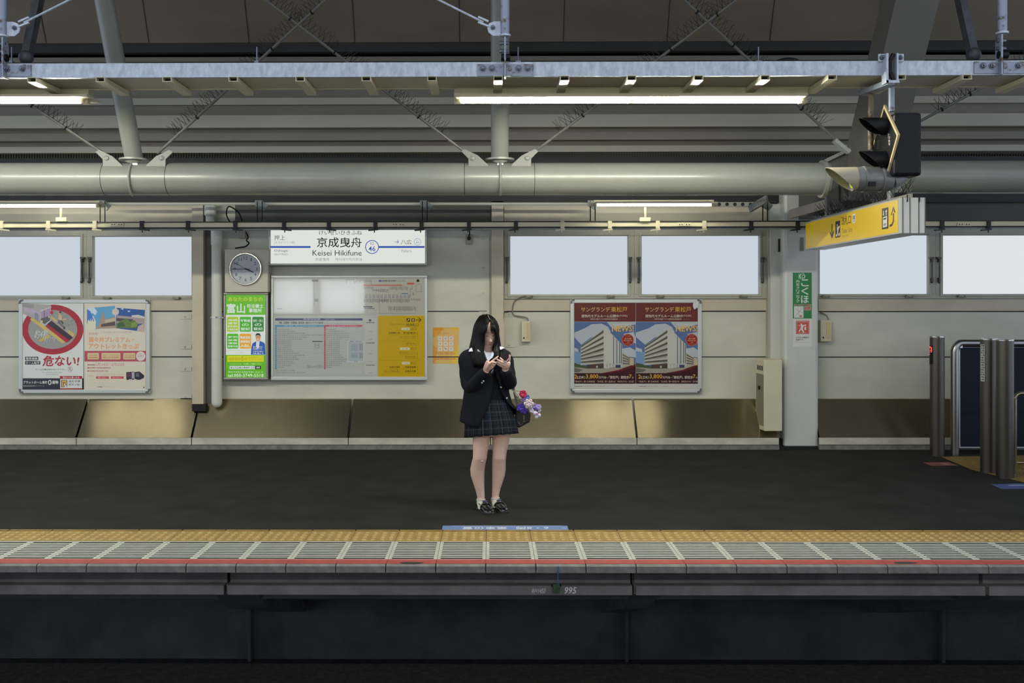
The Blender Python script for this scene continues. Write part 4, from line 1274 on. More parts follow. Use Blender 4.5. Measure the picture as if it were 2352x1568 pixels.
a.up(); LR(146, 112, 1103, 1462, WP_); LR(1112, 112, 2078, 1462, (216, 206, 186))
a.up(); LR(1103, 112, 1112, 1462, (30, 30, 30)); LR(146, 1285, 1112, 1462, (22, 22, 24))
# left sheet: crossed-out circle over a platform scene
cx, cy, rx, ry = 622, 522, 480, 390
def el(t_, f=1.0, fy=None): return (cx + rx * f * math.cos(t_), cy + ry * (fy or f) * math.sin(t_))
def ringpart(a0, a1, n=40):
    g = [math.radians(lerp(a0, a1, k / n)) for k in range(n + 1)]
    LP([el(u) for u in g] + [el(u, 0.80, 0.78) for u in reversed(g)], RED)
LP([el(math.radians(k * 12), 0.82, 0.80) for k in range(30)], (150, 148, 140))
a.up()
ringpart(-95, 216)
LP([(285, 340), (330, 345), (830, 720), (770, 735), (270, 365)], (206, 178, 90))      # near yellow line
LP([(590, 300), (640, 330), (965, 600), (938, 645), (590, 372)], (166, 160, 146)); LP([(880, 530), (965, 590), (945, 640), (860, 570)], (206, 178, 90)); LP([(600, 310), (640, 335), (700, 390), (660, 400), (600, 345)], (206, 178, 90))
LP([(512, 470), (586, 372), (940, 645), (860, 720), (830, 725)], RED)
a.up(); LP([(545, 440), (590, 372), (938, 645), (880, 690)], (44, 26, 26))
# train
LP([(146, 112), (592, 132), (606, 180), (440, 215), (425, 400), (146, 265)], (170, 164, 158)); LP([(146, 120), (330, 128), (330, 190), (146, 170)], (150, 146, 140))
LP([(175, 165), (420, 250), (418, 290), (180, 235)], (188, 166, 186))
LP([(432, 225), (595, 160), (604, 380), (500, 470), (430, 420)], (196, 190, 184))
a.up(); LP([(442, 240), (588, 182), (590, 300), (440, 352)], (168, 142, 168)); LP([(440, 352), (590, 300), (586, 372), (500, 440), (440, 400)], (90, 88, 86))
LP([(345, 250), (372, 258), (372, 380), (345, 360)], (130, 140, 160)); LP([(378, 262), (398, 270), (398, 400), (378, 385)], (130, 140, 160)); LP([(490, 222), (500, 218), (500, 335), (490, 338)], (100, 92, 104))
a.up(); a.ell(lx(456), ly(395), 2.2, 2.6, (226, 196, 130)); a.ell(lx(570), ly(325), 1.8, 2.2, (226, 196, 130))
for k in range(8):
    u = k * PI / 4
    LP([(606 + 34 * math.cos(u), 255 + 36 * math.sin(u)), (606 + 18 * math.cos(u + 0.5), 255 + 18 * math.sin(u + 0.5)), (606, 255), (606 + 18 * math.cos(u - 0.5), 255 + 18 * math.sin(u - 0.5))], (206, 30, 44))
# walking figure
LP([(712, 300), (748, 285), (772, 300), (768, 362), (800, 350), (845, 352), (842, 362), (770, 378), (715, 372)], (206, 176, 140)); LP([(706, 372), (766, 376), (744, 425), (700, 430)], (110, 108, 108)); LP([(715, 425), (745, 425), (815, 480), (800, 505)], (104, 102, 100)); LP([(750, 380), (776, 395), (794, 430), (778, 436)], (60, 58, 58)); LP([(792, 490), (818, 482), (816, 516), (798, 522)], (40, 40, 40))
a.up(); a.ell(lx(735), ly(262), 3.0, 4.0, (206, 160, 128)); a.ell(lx(740), ly(250), 2.6, 2.2, (50, 36, 30))
for (x, y) in ((905, 400), (925, 385), (860, 460), (965, 395), (915, 440)): LP([(x, y), (x + 16, y - 18), (x + 19, y - 14), (x + 5, y + 3)], (90, 90, 92))
LT('約4割', 330, 520, 530, 660, (200, 198, 192), 0.03, slant=5); LP([(410, 690), (560, 600), (600, 625), (440, 720)], (204, 168, 60)); LT('歩きスマホ', 480, 630, 650, 730, (196, 194, 188), 0.02, slant=4)
LR(190, 948, 396, 1002, (18, 18, 18)); LR(190, 1016, 428, 1070, (18, 18, 18))
a.up(); LT('電車接触', 202, 956, 384, 996, WP_, 0.02); LT('ホーム転落', 202, 1024, 416, 1064, WP_, 0.02)
LT('危ない!', 462, 932, 1022, 1096, RED, 0.045, slant=3)
LT('ホームの端は歩かないで下さい。', 352, 1134, 842, 1160, (60, 60, 58), 0.01); LT('Do not walk on the edge', 460, 1184, 766, 1204, (110, 110, 106)); LT('of the platform', 518, 1214, 708, 1234, (110, 110, 106))
a.ring(lx(894), ly(1142), 5.5, 5.5, 0.7, (150, 60, 60)); a.line(lx(870), ly(1116), lx(918), ly(1168), 0.7, (150, 60, 60)); a.ell(lx(894), ly(1130), 1.2, 1.2, (120, 110, 108)); a.line(lx(892), ly(1138), lx(888), ly(1162), 1, (120, 110, 108))
LT('プラットホーム事故', 160, 1326, 540, 1372, WP_, 0.03); LT('0', 548, 1310, 604, 1390, WP_, 0.02); LT('運動', 612, 1322, 710, 1374, WP_, 0.03); LT('鉄道28社局合同キャンペーン', 158, 1392, 490, 1416, (170, 170, 166), 0.01)
LR(734, 1250, 1084, 1296, RED); LR(738, 1296, 1082, 1440, WP_); LR(734, 1440, 1084, 1462, (150, 50, 40))
a.up(); LT('危ない!と思ったら', 780, 1258, 1040, 1290, WP_, 0.03); LR(752, 1310, 850, 1424, (120, 106, 92)); LT('迷わず押', 872, 1314, 1052, 1352, (40, 40, 40), 0.01); LT('ボタンを!', 872, 1366, 1050, 1402, (40, 40, 40), 0.01)
a.up(); LR(766, 1320, 838, 1414, (210, 168, 40)); a.up(); LP([(780, 1350), (815, 1345), (825, 1380), (850, 1395), (845, 1424), (810, 1424), (790, 1395)], (120, 84, 20)); LP([(795, 1365), (812, 1360), (822, 1390), (848, 1400), (840, 1424), (812, 1424)], (214, 200, 184))
# right sheet
LP([(1160, 186), (1596, 152), (1608, 500), (1160, 520)], (92, 160, 200)); LP([(1620, 180), (2066, 216), (2054, 560), (1610, 500)], (40, 84, 150))
a.up(); LP([(1160, 186), (1270, 178), (1320, 240), (1290, 300), (1240, 260), (1200, 320), (1160, 290)], (206, 218, 226)); LP([(1160, 330), (1260, 310), (1300, 400), (1290, 515), (1160, 520)], (214, 214, 196)); LP([(1160, 200), (1215, 240), (1270, 380), (1240, 480), (1160, 440)], (70, 120, 190))
LP([(1350, 420), (1390, 300), (1412, 225), (1432, 300), (1440, 360), (1600, 320), (1604, 500), (1300, 510)], (168, 144, 122)); LP([(1380, 440), (1600, 395), (1602, 460), (1380, 478)], (92, 66, 60)); LP([(1440, 372), (1598, 334), (1598, 390), (1440, 420)], (196, 176, 150))
LP([(1625, 300), (2060, 340), (2056, 430), (1620, 440)], (168, 150, 146)); LP([(1620, 340), (1880, 360), (1880, 400), (1620, 390)], (78, 66, 66)); LP([(1615, 430), (1700, 380), (1790, 345), (1830, 400), (1900, 370), (1960, 440), (1930, 500), (1612, 495)], (96, 122, 44)); LP([(1640, 430), (1720, 395), (1760, 470), (1640, 490)], (60, 90, 36)); LP([(1850, 420), (1930, 400), (1950, 470), (1850, 490)], (128, 146, 60))
LP([(1860, 300), (1960, 290), (2060, 320), (2060, 350), (1860, 325)], (206, 200, 194)); LP([(1960, 470), (2056, 420), (2054, 560), (1940, 545)], (190, 168, 160)); LP([(1790, 230), (1840, 226), (1815, 250)], (210, 220, 230)); LP([(1690, 190), (1730, 192), (1725, 214), (1700, 206)], (200, 214, 230))
a.up(); a.ell(lx(1606), ly(246), 8, 8, (214, 196, 184))
LP([(1170, 400), (1185, 360), (1200, 400), (1215, 350), (1228, 405), (1245, 345), (1260, 400), (1290, 390), (1300, 500), (1160, 515)], (220, 216, 180))
LT('京成線', 1184, 566, 1322, 606, (190, 120, 118)); LT('京成の電車でおトクにお買い物!', 1370, 545, 1860, 580, (206, 170, 170))
for (c, bo) in (((214, 122, 90), 0.06), ((232, 176, 112), 0.01)):
    LT('酒々井プレミアム・', 1184, 640, 1890, 722, c, bo); LT('アウトレットきっぷ', 1184, 742, 1968, 826, c, bo); a.up()
LP([(1120, 856), (2078, 856), (2078, 1022), (1120, 1022)], (176, 70, 84))
a.up()
for (x0, x1) in ((1166, 1346), (1386, 1684), (1726, 1916)):
    a.rrect(lx(x0), ly(888), lx(x1), ly(990), 2, (214, 190, 140)); LT('', 0, 0, 1, 1, WP_) if False else None
a.ell(lx(2000), ly(938), 10.8, 11, (218, 206, 200)); a.up()
for (s, x0, x1) in (('京成線往復乗車券', 1186, 1330), ('路線バス往復 乗車券', 1406, 1664), ('お買い物割引券', 1744, 1900)):
    LT(s, x0, 915, x1, 935, (190, 120, 80)); LT(s, x0, 948, x1, 970, (190, 120, 80), 0.02)
LT('最大', 1980, 894, 2020, 914, (190, 100, 100)); LT('800円', 1952, 922, 2046, 956, (196, 130, 130))
LT('■販売期間', 1168, 1064, 1280, 1086, (176, 80, 84), 0.02); LT('1月14日~3月23日', 1300, 1046, 1740, 1094, (190, 120, 120)); LT('■販売場所 京成線各駅券売機', 1168, 1110, 1532, 1134, (176, 80, 84), 0.01); LT('■有効期間 発売当日限り有効', 1168, 1160, 1486, 1182, (176, 80, 84), 0.01)
LT('発売額', 1172, 1236, 1256, 1260, (206, 150, 146)); LR(1300, 1256, 1502, 1292, (196, 60, 70)); LR(1534, 1256, 1732, 1292, (196, 60, 70)); LT('大人 2,000円', 1304, 1212, 1506, 1244, (206, 160, 150)); LT('小児 1,000円', 1534, 1212, 1730, 1244, (206, 160, 150))
a.up(); LT('通常より800円おトク', 1330, 1266, 1476, 1284, (226, 200, 200), 0.02); LT('通常より400円おトク', 1560, 1266, 1706, 1284, (226, 200, 200), 0.02)
for k, y in enumerate((1312, 1356, 1372, 1400)): LR(1172, y, 1860 - 60 * (k % 2), y + 4, (204, 192, 178))
LT('京成電鉄', 1320, 1412, 1404, 1428, (70, 70, 68), 0.03); LT('酒々井アウトレット', 1420, 1412, 1590, 1428, (150, 146, 138)); LR(2040, 1420, 2058, 1436, K)
LP([(1772, 1190), (1900, 1180), (1902, 1296), (1776, 1304)], (52, 50, 60)); LP([(1900, 1190), (1980, 1178), (2056, 1240), (2050, 1280), (1980, 1310), (1906, 1296)], (46, 44, 54)); a.up(); LP([(1786, 1206), (1846, 1200), (1846, 1262), (1786, 1266)], (96, 60, 66)); LP([(1860, 1190), (1900, 1188), (1902, 1290), (1860, 1294)], (170, 168, 176)); LP([(1920, 1210), (1968, 1200), (1980, 1262), (1925, 1262)], (104, 100, 112)); a.ell(lx(1950), ly(1296), 2, 2, K); a.ell(lx(2000), ly(1290), 2, 2, K); a.ell(lx(1796), ly(1300), 2, 2, K); a.ell(lx(1880), ly(1298), 2, 2, K)
LT('2201', 1978, 78, 2062, 102, (90, 90, 86))
a.done('printed_sheets', t)

# ---- apartment poster frame at the right
t = poster_frame('poster_board', 'silver poster frame with two identical dark red apartment building posters', 1310, 687, 1612, 902)
a = wall_art(11.03, rough=0.2, coat=0.25, tagname='right_poster')
def rx_(x): return 1300 + x / 6.82
def ry_(y): return 680 + y / 6.82
a.up(); a.rect(rx_(130), ry_(106), rx_(2072), ry_(1446), (190, 188, 180))
for ox in (0, 1000):
    def T(s, x0, y0, x1, y1, c, bold=0.0, **k): a.text(s, rx_(x0 + ox), ry_(y0), rx_(x1 + ox), ry_(y1), c, bold, **k)
    def Pp(pts, c):
        a.poly([(rx_(min(x + ox, 2072)), ry_(y)) for x, y in pts], c)
    def Rr(x0, y0, x1, y1, c): Pp([(x0, y0), (x1, y0), (x1, y1), (x0, y1)], c)
    xl_, xr_ = (130, 1092) if ox == 0 else (96, 1072)
    Rr(xl_, 106, xr_, 398, (98, 42, 42)); Rr(xl_, 402, xr_, 1200, (84, 104, 148)); Rr(xl_, 1204, xr_, 1370, (58, 30, 34))
    a.up()
    for (pts) in ([(200, 106), (330, 106), (300, 170), (180, 190)], [(560, 106), (760, 106), (640, 230), (540, 200)], [(820, 200), (1060, 130), (1060, 330), (900, 330)], [(140, 240), (230, 260), (180, 396), (140, 396)]):
        Pp(pts, (104, 42, 40))
    # clouds
    for pts in ([(xl_, 570), (300, 500), (400, 440), (560, 430), (660, 480), (700, 560), (640, 640), (400, 640), (240, 760), (xl_, 640)], [(640, 404), (xr_, 404), (xr_, 440), (760, 520), (700, 480)], [(900, 590), (1060, 560), (xr_, 650), (xr_, 740), (960, 700)], [(880, 820), (1000, 800), (xr_, 850), (xr_, 960), (930, 940), (880, 880)], [(xl_, 800), (190, 830), (200, 920), (xl_, 960)]):
        Pp(pts, (172, 178, 184))
    Pp([(xl_, 860), (230, 880), (230, 1100), (xl_, 1100)], (112, 142, 176))
    # sky reading darker at the top corner
    a.up()
    # street, hedge
    Pp([(xl_, 1100), (560, 1120), (xr_, 1060), (xr_, 1200), (xl_, 1200)], (150, 144, 130)); Pp([(xl_, 1120), (260, 1150), (200, 1190), (xl_, 1190)], (96, 94, 84)); Pp([(xl_, 1040), (180, 1060), (330, 1100), (330, 1130), (xl_, 1110)], (70, 84, 56))
    Pp([(700, 1200), (1040, 1075), (xr_, 1060), (xr_, 1205), (700, 1205)], (66, 28, 36)); Pp([(560, 1204), (900, 1140), (xr_, 1060), (xr_, 1084), (900, 1160), (700, 1206)], (104, 34, 44))
    # back block
    Pp([(880, 880), (1000, 960), (1000, 1090), (880, 1110)], (168, 160, 140)); Pp([(990, 960), (1060, 970), (1060, 1080), (990, 1085)], (184, 166, 130))
    # side with balconies
    Pp([(228, 790), (590, 510), (590, 1050), (228, 1080)], (176, 174, 162)); Pp([(590, 505), (606, 480), (735, 610), (735, 1110), (628, 1136), (590, 1120)], (184, 182, 172)); Pp([(735, 610), (880, 760), (880, 1110), (735, 1110)], (176, 176, 172))
    a.up()
    for k in range(6):
        u = k / 6.0
        yl, yr = 775 + k * 47, 520 + k * 92
        Pp([(232, yl + 12), (588, yr + 10), (588, yr + 52 - k * 2), (232, yl + 30)], (86, 82, 72))
        if k > 1: Pp([(232, yl + 34), (588, yr + 60), (588, yr + 66), (232, yl + 37)], (120, 118, 110))
    Pp([(330, 1075), (588, 1050), (588, 1130), (330, 1130)], (74, 62, 54))
    for x in (740, 790, 835, 862):
        y = 620 + (x - 735) * 1.03
        Pp([(x, y), (x + 9, y + 9), (x + 9, 1060), (x, 1050)], (60, 62, 66))
    Pp([(775, 1075), (855, 1075), (855, 1120), (775, 1120)], (58, 64, 90))
    for k in range(4): Pp([(885, 905 + k * 45), (1000, 970 + k * 28), (1000, 985 + k * 28), (885, 925 + k * 45)], (90, 90, 92))
    a.up()
    for (x, y) in ((640, 1060), (690, 1050), (740, 1060)):
        a.line(rx_(x + ox), ry_(1130), rx_(x + ox), ry_(y), 0.6, (120, 112, 90)); a.line(rx_(x + ox), ry_(y + 30), rx_(x + 20 + ox), ry_(y), 0.5, (130, 124, 100)); a.line(rx_(x + ox), ry_(y + 40), rx_(x - 18 + ox), ry_(y + 10), 0.5, (130, 124, 100))
    a.ell(rx_(485 + ox), ry_(1105), 2.2, 2.8, (180, 174, 160))
    GOLD, GOLD2 = (214, 178, 110), (208, 164, 60)
    T('サングランデ', 236, 168, 690, 246, GOLD, 0.005); T('東松戸', 704, 164, 960, 248, GOLD2, 0.005)
    T('建物内モデルルーム公開中', 242, 286, 824, 334, (206, 196, 180), 0.008); T('[予約制]', 830, 290, 960, 328, (190, 176, 160)); T('実物を確認できる建物完成後販売', 384, 346, 810, 372, (190, 176, 160), 0.005)
    for (x0, x1) in ((250, 370), (826, 946)): a.line(rx_(x0 + ox), ry_(358), rx_(x1 + ox), ry_(358), 0.4, (150, 120, 104))
    T('NEWS!', 722, 464, 1058, 552, (226, 206, 150), 0.04); a.up(); T('NEWS!', 726, 466, 1054, 550, (214, 160, 50), 0.0); T('HIGASHI MATSUDO', 728, 432, 1016, 452, (206, 204, 190), 0.01)
    if True:
        ccx, ccy = 968, 684
        a.ell(rx_(ccx + ox), ry_(ccy), 13.8, 14, (196, 120, 96)); a.up().ell(rx_(ccx + ox), ry_(ccy), 12.8, 13, (140, 42, 34)); a.up()
        T('全71邸', 914, 650, 1022, 676, (214, 170, 130), 0.01); T('PREMIUM', 900, 684, 1034, 706, (206, 150, 120)); T('入居中', 950, 712, 990, 732, (206, 150, 120)); T('★★★★', 920, 740, 1016, 752, (200, 150, 120)); T('好評分譲中', 926, 616, 1010, 630, (200, 150, 120))
    T('2', 134 + (0 if ox == 0 else -4), 1228, 172, 1288, GOLD2, 0.03); T('LDK/', 176, 1250, 302, 1290, (206, 194, 170), 0.01); T('3,800', 310, 1222, 506, 1298, GOLD2, 0.015); T('万円台~', 510, 1252, 656, 1290, (206, 194, 170), 0.01); T('「東松戸」駅徒歩', 672, 1246, 986, 1294, (206, 194, 170), 0.012); T('7', 988, 1226, 1026, 1288, GOLD2, 0.02); T('分', 1030, 1258, 1060, 1290, (206, 194, 170))
    T('「東松戸」駅 北東街区', 134, 1322, 456, 1350, (180, 160, 140), 0.01); T('「日本橋」駅へ直通33分', 488, 1320, 776, 1350, (180, 160, 140), 0.01); T('南西向き中心・全53邸', 808, 1320, 1060, 1350, (180, 160, 140), 0.01)
    T('京成電鉄不動産', 140, 1406, 256, 1420, (110, 108, 102), 0.02); T('Keisei Development', 286, 1406, 434, 1420, (130, 128, 122)); T('三菱地所', 500, 1406, 604, 1420, (120, 118, 112))
a.done('printed_sheets', t)
# hanging white ribbon stuck over the corner of that frame
b = MB(); b.ball(W(1596, 701, 11.0), (0.022, 0.01, 0.045), 12, 8); b.ball(W(1602, 700, 11.0), (0.018, 0.01, 0.04), 12, 8)
tag(b.build('paper_tassel', mat('tassel_white', (205, 205, 200), 0.6), smooth=1), 'small white paper tassel at the top right corner of the apartment poster', 'tassel')

# ---- wall clock on its box
t = thing('wall_clock', 'round white-faced wall clock on a square beige box', 'clock', W(566, 672, 10.9))
b = MB(); b.pbox(516, 572, 615.5, 671, 10.88, YW); b.build('box', mat('clock_box', (184, 178, 160), 0.4), t, bevel=0.006)
cc = W(564, 617.5, 10.86)
k_ = 10.86 / F
R_ = 38.2 * k_
b = MB(); b.lathe(cc + Vector((0, 0.02, 0)), (0, -1, 0), [(0, R_), (0.022, R_), (0.034, R_ * 0.96), (0.034, R_ * 0.91), (0.018, R_ * 0.90)], 48, 0, False); b.build('rim', CHROME, t, smooth=0.8)
b = MB(); b.lathe(cc + Vector((0, 0.02, 0)), (0, -1, 0), [(0, R_ * 0.92), (0.012, R_ * 0.92)], 48); b.build('dial', mat('clock_dial', (178, 180, 184), 0.5), t)
a = Art(lambda x, y: Vector((cc.x + x * R_, cc.y + 0.0065, cc.z - y * R_)), (0, -1, 0), step=0.0008, tagname='clock_ink')
a.up()
for h in range(1, 13):
    u = math.radians(h * 30 - 90); x, y = 0.66 * math.cos(u), 0.66 * math.sin(u)
    wd = 0.03 if h == 1 else 0.062 if h < 10 else 0.095 if h == 11 else 0.115
    a.text(str(h), x - wd, y - 0.095, x + wd, y + 0.095, (56, 58, 62), 0.0)
for m in range(60):
    u = math.radians(m * 6)
    a.line(0.86 * math.cos(u), 0.86 * math.sin(u), 0.90 * math.cos(u), 0.90 * math.sin(u), 0.014, (90, 92, 96))
a.text('CLOCK', -0.09, -0.42, 0.09, -0.37, (120, 122, 126)) if False else None
a.done('numerals', t)
def hand(name, deg, L, back, w, dy):
    u = math.radians(deg - 90); d = Vector((math.cos(u), 0, -math.sin(u)))
    b = MB(); c0 = cc + Vector((0, 0.003 - dy, 0)); b.obox(c0 - d * back * R_, c0 + d * L * R_, w, 0.002, up=(0, 1, 0) if False else (0, 1, 0)); return b.build(name, BLK, t)
hand('hour_hand', 113, 0.52, 0.05, 0.010, 0.002); hand('minute_hand', 270, 0.82, 0.28, 0.005, 0.004); hand('second_hand', 300, 0.78, 0.20, 0.003, 0.006)
b = MB(); b.lathe(cc + Vector((0, 0.004, 0)), (0, -1, 0), [(0, 0.008), (0.01, 0.007)], 14); b.build('hub', BLK, t)
# its little wire box above
t = thing('junction_box', 'small beige junction box with a black cord above the clock', 'junction box', W(556, 548, 11.0))
b = MB(); b.pbox(548, 528, 563, 547, 11.02, YW); b.build('box', mat('junction_beige', (150, 144, 126), 0.45), t, bevel=0.004)
b = MB(); b.tube(catmull([W(566, 534, 11.0), W(570, 545, 10.98), W(566, 552, 10.97), W(572, 558, 10.97), W(564, 566, 10.95), W(552, 568, 10.93), W(540, 570, 10.92)], 24), 0.008, 8); b.build('cord', BLK, t, smooth=1)
b = MB(); b.tube(catmull([W(528, 510, 10.6), W(520, 492, 10.55), W(526, 474, 10.5), W(548, 488, 10.55), W(556, 508, 10.6)], 24), 0.007, 8)
b.build('loop_cord', BLK, duct, smooth=1)
t = thing('junction_box', 'small beige junction box with a round black gland right of the name board', 'junction box', W(1077, 560, 11.0))
b = MB(); b.pbox(1069.5, 537, 1085, 560, 11.02, YW); b.build('box', mat('junction_beige', (150, 144, 126), 0.45), t, bevel=0.004)
b = MB(); b.lathe(W(1077, 547, 11.02), (0, -1, 0), [(0, 0.022), (0.03, 0.02)], 14); b.tube([W(1077, 545, 10.99), W(1079, 534, 10.97), W(1077, 524, 10.9)], 0.007, 8); b.build('gland', BLK, t, smooth=0.6)

# ---- green advertisement board
t = board('advertisement_board', 'tall lime green advertisement board below the clock', 'sign', 513, 671.5, 615.5, 872, 10.93, 5, mat('dull_silver', (150, 148, 140), 0.35, 0.6), 5, 5)
a = wall_art(10.941, rough=0.3, glow=0.22, tagname='green_board')
def gx(x): return 500 + x / 7.13
def gy(y): return 660 + y / 7.13
def GT(s, x0, y0, x1, y1, c, bold=0.02): a.text(s, gx(x0), gy(y0), gx(x1), gy(y1), c, bold)
LIME = (92, 176, 8)
WH = (214, 220, 214)
a.up().rect(gx(134), gy(118), gx(782), gy(1482), LIME)
a.up().rect(gx(134), gy(448), gx(780), gy(1104), WH)
GT('あなたのまちの', 172, 156, 738, 226, (190, 200, 30), 0.03); GT('富山', 150, 264, 446, 420, WH, 0.035); GT('司法書士', 480, 272, 750, 334, WH, 0.03); GT('事務所', 510, 344, 722, 412, WH, 0.03)
a.up()
for (x0, y0, x1, y1, c, ls) in ((153, 480, 340, 724, (166, 194, 20), ('相続', '遺言', '家族信託', '不動産名義')), (360, 480, 547, 724, (66, 172, 24), ('不動産', 'の', '登記')), (568, 480, 755, 722, (34, 128, 44), ('会社・法人', 'の', '登記')),
                                (153, 757, 340, 1000, (76, 176, 10), ('裁判', '破産', '債務', '書類作成')), (360, 757, 549, 1000, (226, 160, 24), ('動産登記', '債権登記', 'ABL'))):
    a.rrect(gx(x0), gy(y0), gx(x1), gy(y1), 3, c)
    a.up()
    for k, s in enumerate(ls):
        h = min(48, (y1 - y0 - 60) / len(ls) * 0.72); st_ = (y1 - y0 - 40) / len(ls); cw = min(82, 16 + 42 * len(s) / 1.0 * 0.5 + 20)
        cxm = (x0 + x1) / 2; y = y0 + 30 + st_ * (k + 0.15)
        GT(s, cxm - min(cw, 84), y, cxm + min(cw, 84), y + h, WH, 0.03)
# man in a blue jacket
a.poly([(gx(x), gy(y)) for x, y in ((545, 1098), (552, 985), (570, 915), (630, 880), (690, 874), (755, 900), (775, 930), (780, 1098))], (34, 84, 170))
a.up(); a.poly([(gx(x), gy(y)) for x, y in ((632, 882), (690, 872), (676, 985), (650, 1000), (628, 960))], (206, 212, 222))
a.ell(gx(664), gy(820), 5.6, 8.6, (206, 150, 112)); a.up(); a.poly([(gx(x), gy(y)) for x, y in ((622, 800), (624, 764), (652, 746), (690, 752), (706, 790), (702, 812), (694, 790), (660, 776), (636, 780), (628, 808))], (28, 24, 24))
a.line(gx(636), gy(808), gx(690), gy(808), 0.6, (50, 46, 46)); a.ell(gx(656), gy(848), 2.2, 0.9, (226, 216, 210))
GT('あなたのまちの', 580, 960, 735, 985, WH, 0.03); GT('司法書士です', 580, 992, 730, 1018, WH, 0.03); GT('代表司法書士', 576, 1034, 750, 1056, WH, 0.02); GT('代表 富山 守', 572, 1066, 750, 1090, WH, 0.03)
GT('司法書士会の相談窓口へどうぞ', 156, 1020, 536, 1034, (150, 190, 110), 0); GT('お気軽に', 280, 1056, 460, 1070, (200, 180, 110), 0)
a.rect(gx(158), gy(1116), gx(755), gy(1216), (206, 204, 12)); a.up()
GT('当駅徒歩', 180, 1144, 380, 1194, (172, 168, 22), 0.01); GT('5', 384, 1130, 430, 1198, (160, 158, 24), 0.0); GT('分', 434, 1144, 486, 1194, (172, 168, 22), 0.01); GT('曳舟駅前ビル', 500, 1140, 740, 1160, (176, 172, 24), 0); GT('土日も相談', 500, 1170, 740, 1192, (176, 172, 24), 0)
GT('どんなことでも、お気軽にご相談ください', 205, 1236, 716, 1264, (196, 220, 170), 0.01)
a.rect(gx(195), gy(1284), gx(612), gy(1338), WH); a.rect(gx(614), gy(1284), gx(708), gy(1336), (18, 20, 18)); a.up()
GT('富山司法書士事務所 墨田', 210, 1296, 604, 1328, (90, 92, 92), 0.01); GT('検索', 632, 1294, 692, 1326, WH, 0.02); GT('(事前予約制) 墨田区京島1-10-20 1F', 168, 1370, 742, 1400, (206, 226, 190), 0.01); GT('tel.050-3749-5518', 166, 1412, 750, 1464, (222, 230, 214), 0.02)
a.done('advert_print', t)

# ---- orange sheet
a = wall_art(YW - 0.001, rough=0.5, step=0.0007, tagname='orange_sheet')
a.up().rect(994, 751.5, 1054, 835, (214, 176, 96)); a.up()
for pts, c in (([(994, 751.5), (1020, 751.5), (1008, 768), (994, 775)], (224, 150, 40)), ([(1030, 751.5), (1054, 751.5), (1054, 760), (1040, 758)], (222, 178, 40)), ([(994, 790), (1004, 800), (1000, 835), (994, 835)], (216, 150, 60)), ([(1040, 800), (1054, 790), (1054, 835), (1036, 835)], (222, 190, 60)), ([(1010, 770), (1046, 768), (1050, 806), (1006, 808)], (222, 170, 96))): a.poly(pts, c)
a.up()
for i in range(3):
    for j in range(3):
        x, y = 1006 + i * 12.5, 772 + j * 12
        a.rrect(x, y, x + 10.2, y + 10, 1, (212, 206, 196)); a.rrect(x + 3, y + 3, x + 7.2, y + 7, 0.6, (196, 172, 140))
a.line(1021, 798, 1026, 803, 1.0, (150, 84, 60))
a.text('0120-783-556', 1001, 808, 1046, 814, (206, 116, 70), 0.02); a.text('0570-783-556', 1001, 819, 1046, 826, (206, 120, 60), 0.03); a.text('お問い合わせ', 1006, 763, 1030, 768, (206, 130, 60)); a.text('電話相談', 998, 754, 1020, 759, (200, 120, 40))
tag(a.done('paper_notice'), 'orange and yellow paper notice with nine white icons left of the girl', 'notice')

# ---- door-closer boxes
def closer(lab, x0, y0, x1, y1, cable):
    t = thing('window_opener', lab, 'window opener', W((x0 + x1) / 2, y1, 10.98))
    b = MB(); b.pbox(x0, y0, x1, y1, 10.98, YW); b.build('case', CREAM, t, bevel=0.006)
    w = x1 - x0
    b = MB()
    pts = [(x0 + w * 0.55, y0 + 4), (x0 + w * 0.9, y0 + 4), (x0 + w * 0.9, y1 - 8), (x0 + w * 0.72, y1 - 4), (x0 + w * 0.55, y1 - 8)]
    b.prism([W(u, v, 10.974) for u, v in pts], (0, 0.008, 0)); b.build('crank', mat('crank_tan', (190, 172, 130), 0.4), t)
    b = MB(); b.ball(W(x0 + w * 0.25, y1 - 9, 10.978), (0.008, 0.006, 0.012), 8, 5); b.build('button', DARKSTEEL, t)
    b = MB(); b.tube(catmull(cable, 30), 0.0075, 8); b.build('cable', mat('opener_cable', (118, 112, 98), 0.45), t, smooth=1)
    return t
closer('cream window opener with a curved cable on the wall right of the girl', 1198, 737, 1219, 785, [W(1224, 680, 11.0), W(1200, 681, 11.02), W(1182, 692, 11.04), W(1177, 710, 11.05), W(1180, 723, 11.05), W(1198, 727, 11.04), W(1210, 730, 11.03), W(1214, 738, 11.02)])
closer('cream window opener with a short cable right of the pillar', 1885, 735, 1910, 784, [W(1883, 718, 11.05), W(1893, 721, 11.04), W(1900, 727, 11.03), W(1903, 736, 11.02)])

# ---- beige cabinet by the pillar
t = thing('equipment_cabinet', 'tall narrow beige cabinet hung at the left of the pillar', 'cabinet', W(1772, 990, 10.7))
b = MB(); a_, c_ = W(1755, 826, 10.64), W(1797, 990, 10.64)
b.box((a_.x, 10.64, c_.z), (c_.x, 10.98, a_.z)); b.build('body', CREAM, t, bevel=0.008)
b = MB(); b.box((a_.x - 0.004, 10.66, c_.z + 0.05), (a_.x, 10.94, a_.z - 0.16)); b.build('side_door', mat('cabinet_side', (120, 112, 92), 0.5), t)
b = MB()
for k in range(3): b.box((a_.x - 0.004, 10.70 + k * 0.08, a_.z - 0.12), (a_.x, 10.735 + k * 0.08, a_.z - 0.07))
b.build('vent', BLK, t)
b = MB(); b.box((a_.x - 0.02, 10.78, (a_.z + c_.z) / 2 + 0.05), (a_.x - 0.002, 10.82, (a_.z + c_.z) / 2 + 0.09)); b.build('catch', BLK, t)
a = wall_art(10.639, tagname='cabinet_ink'); 

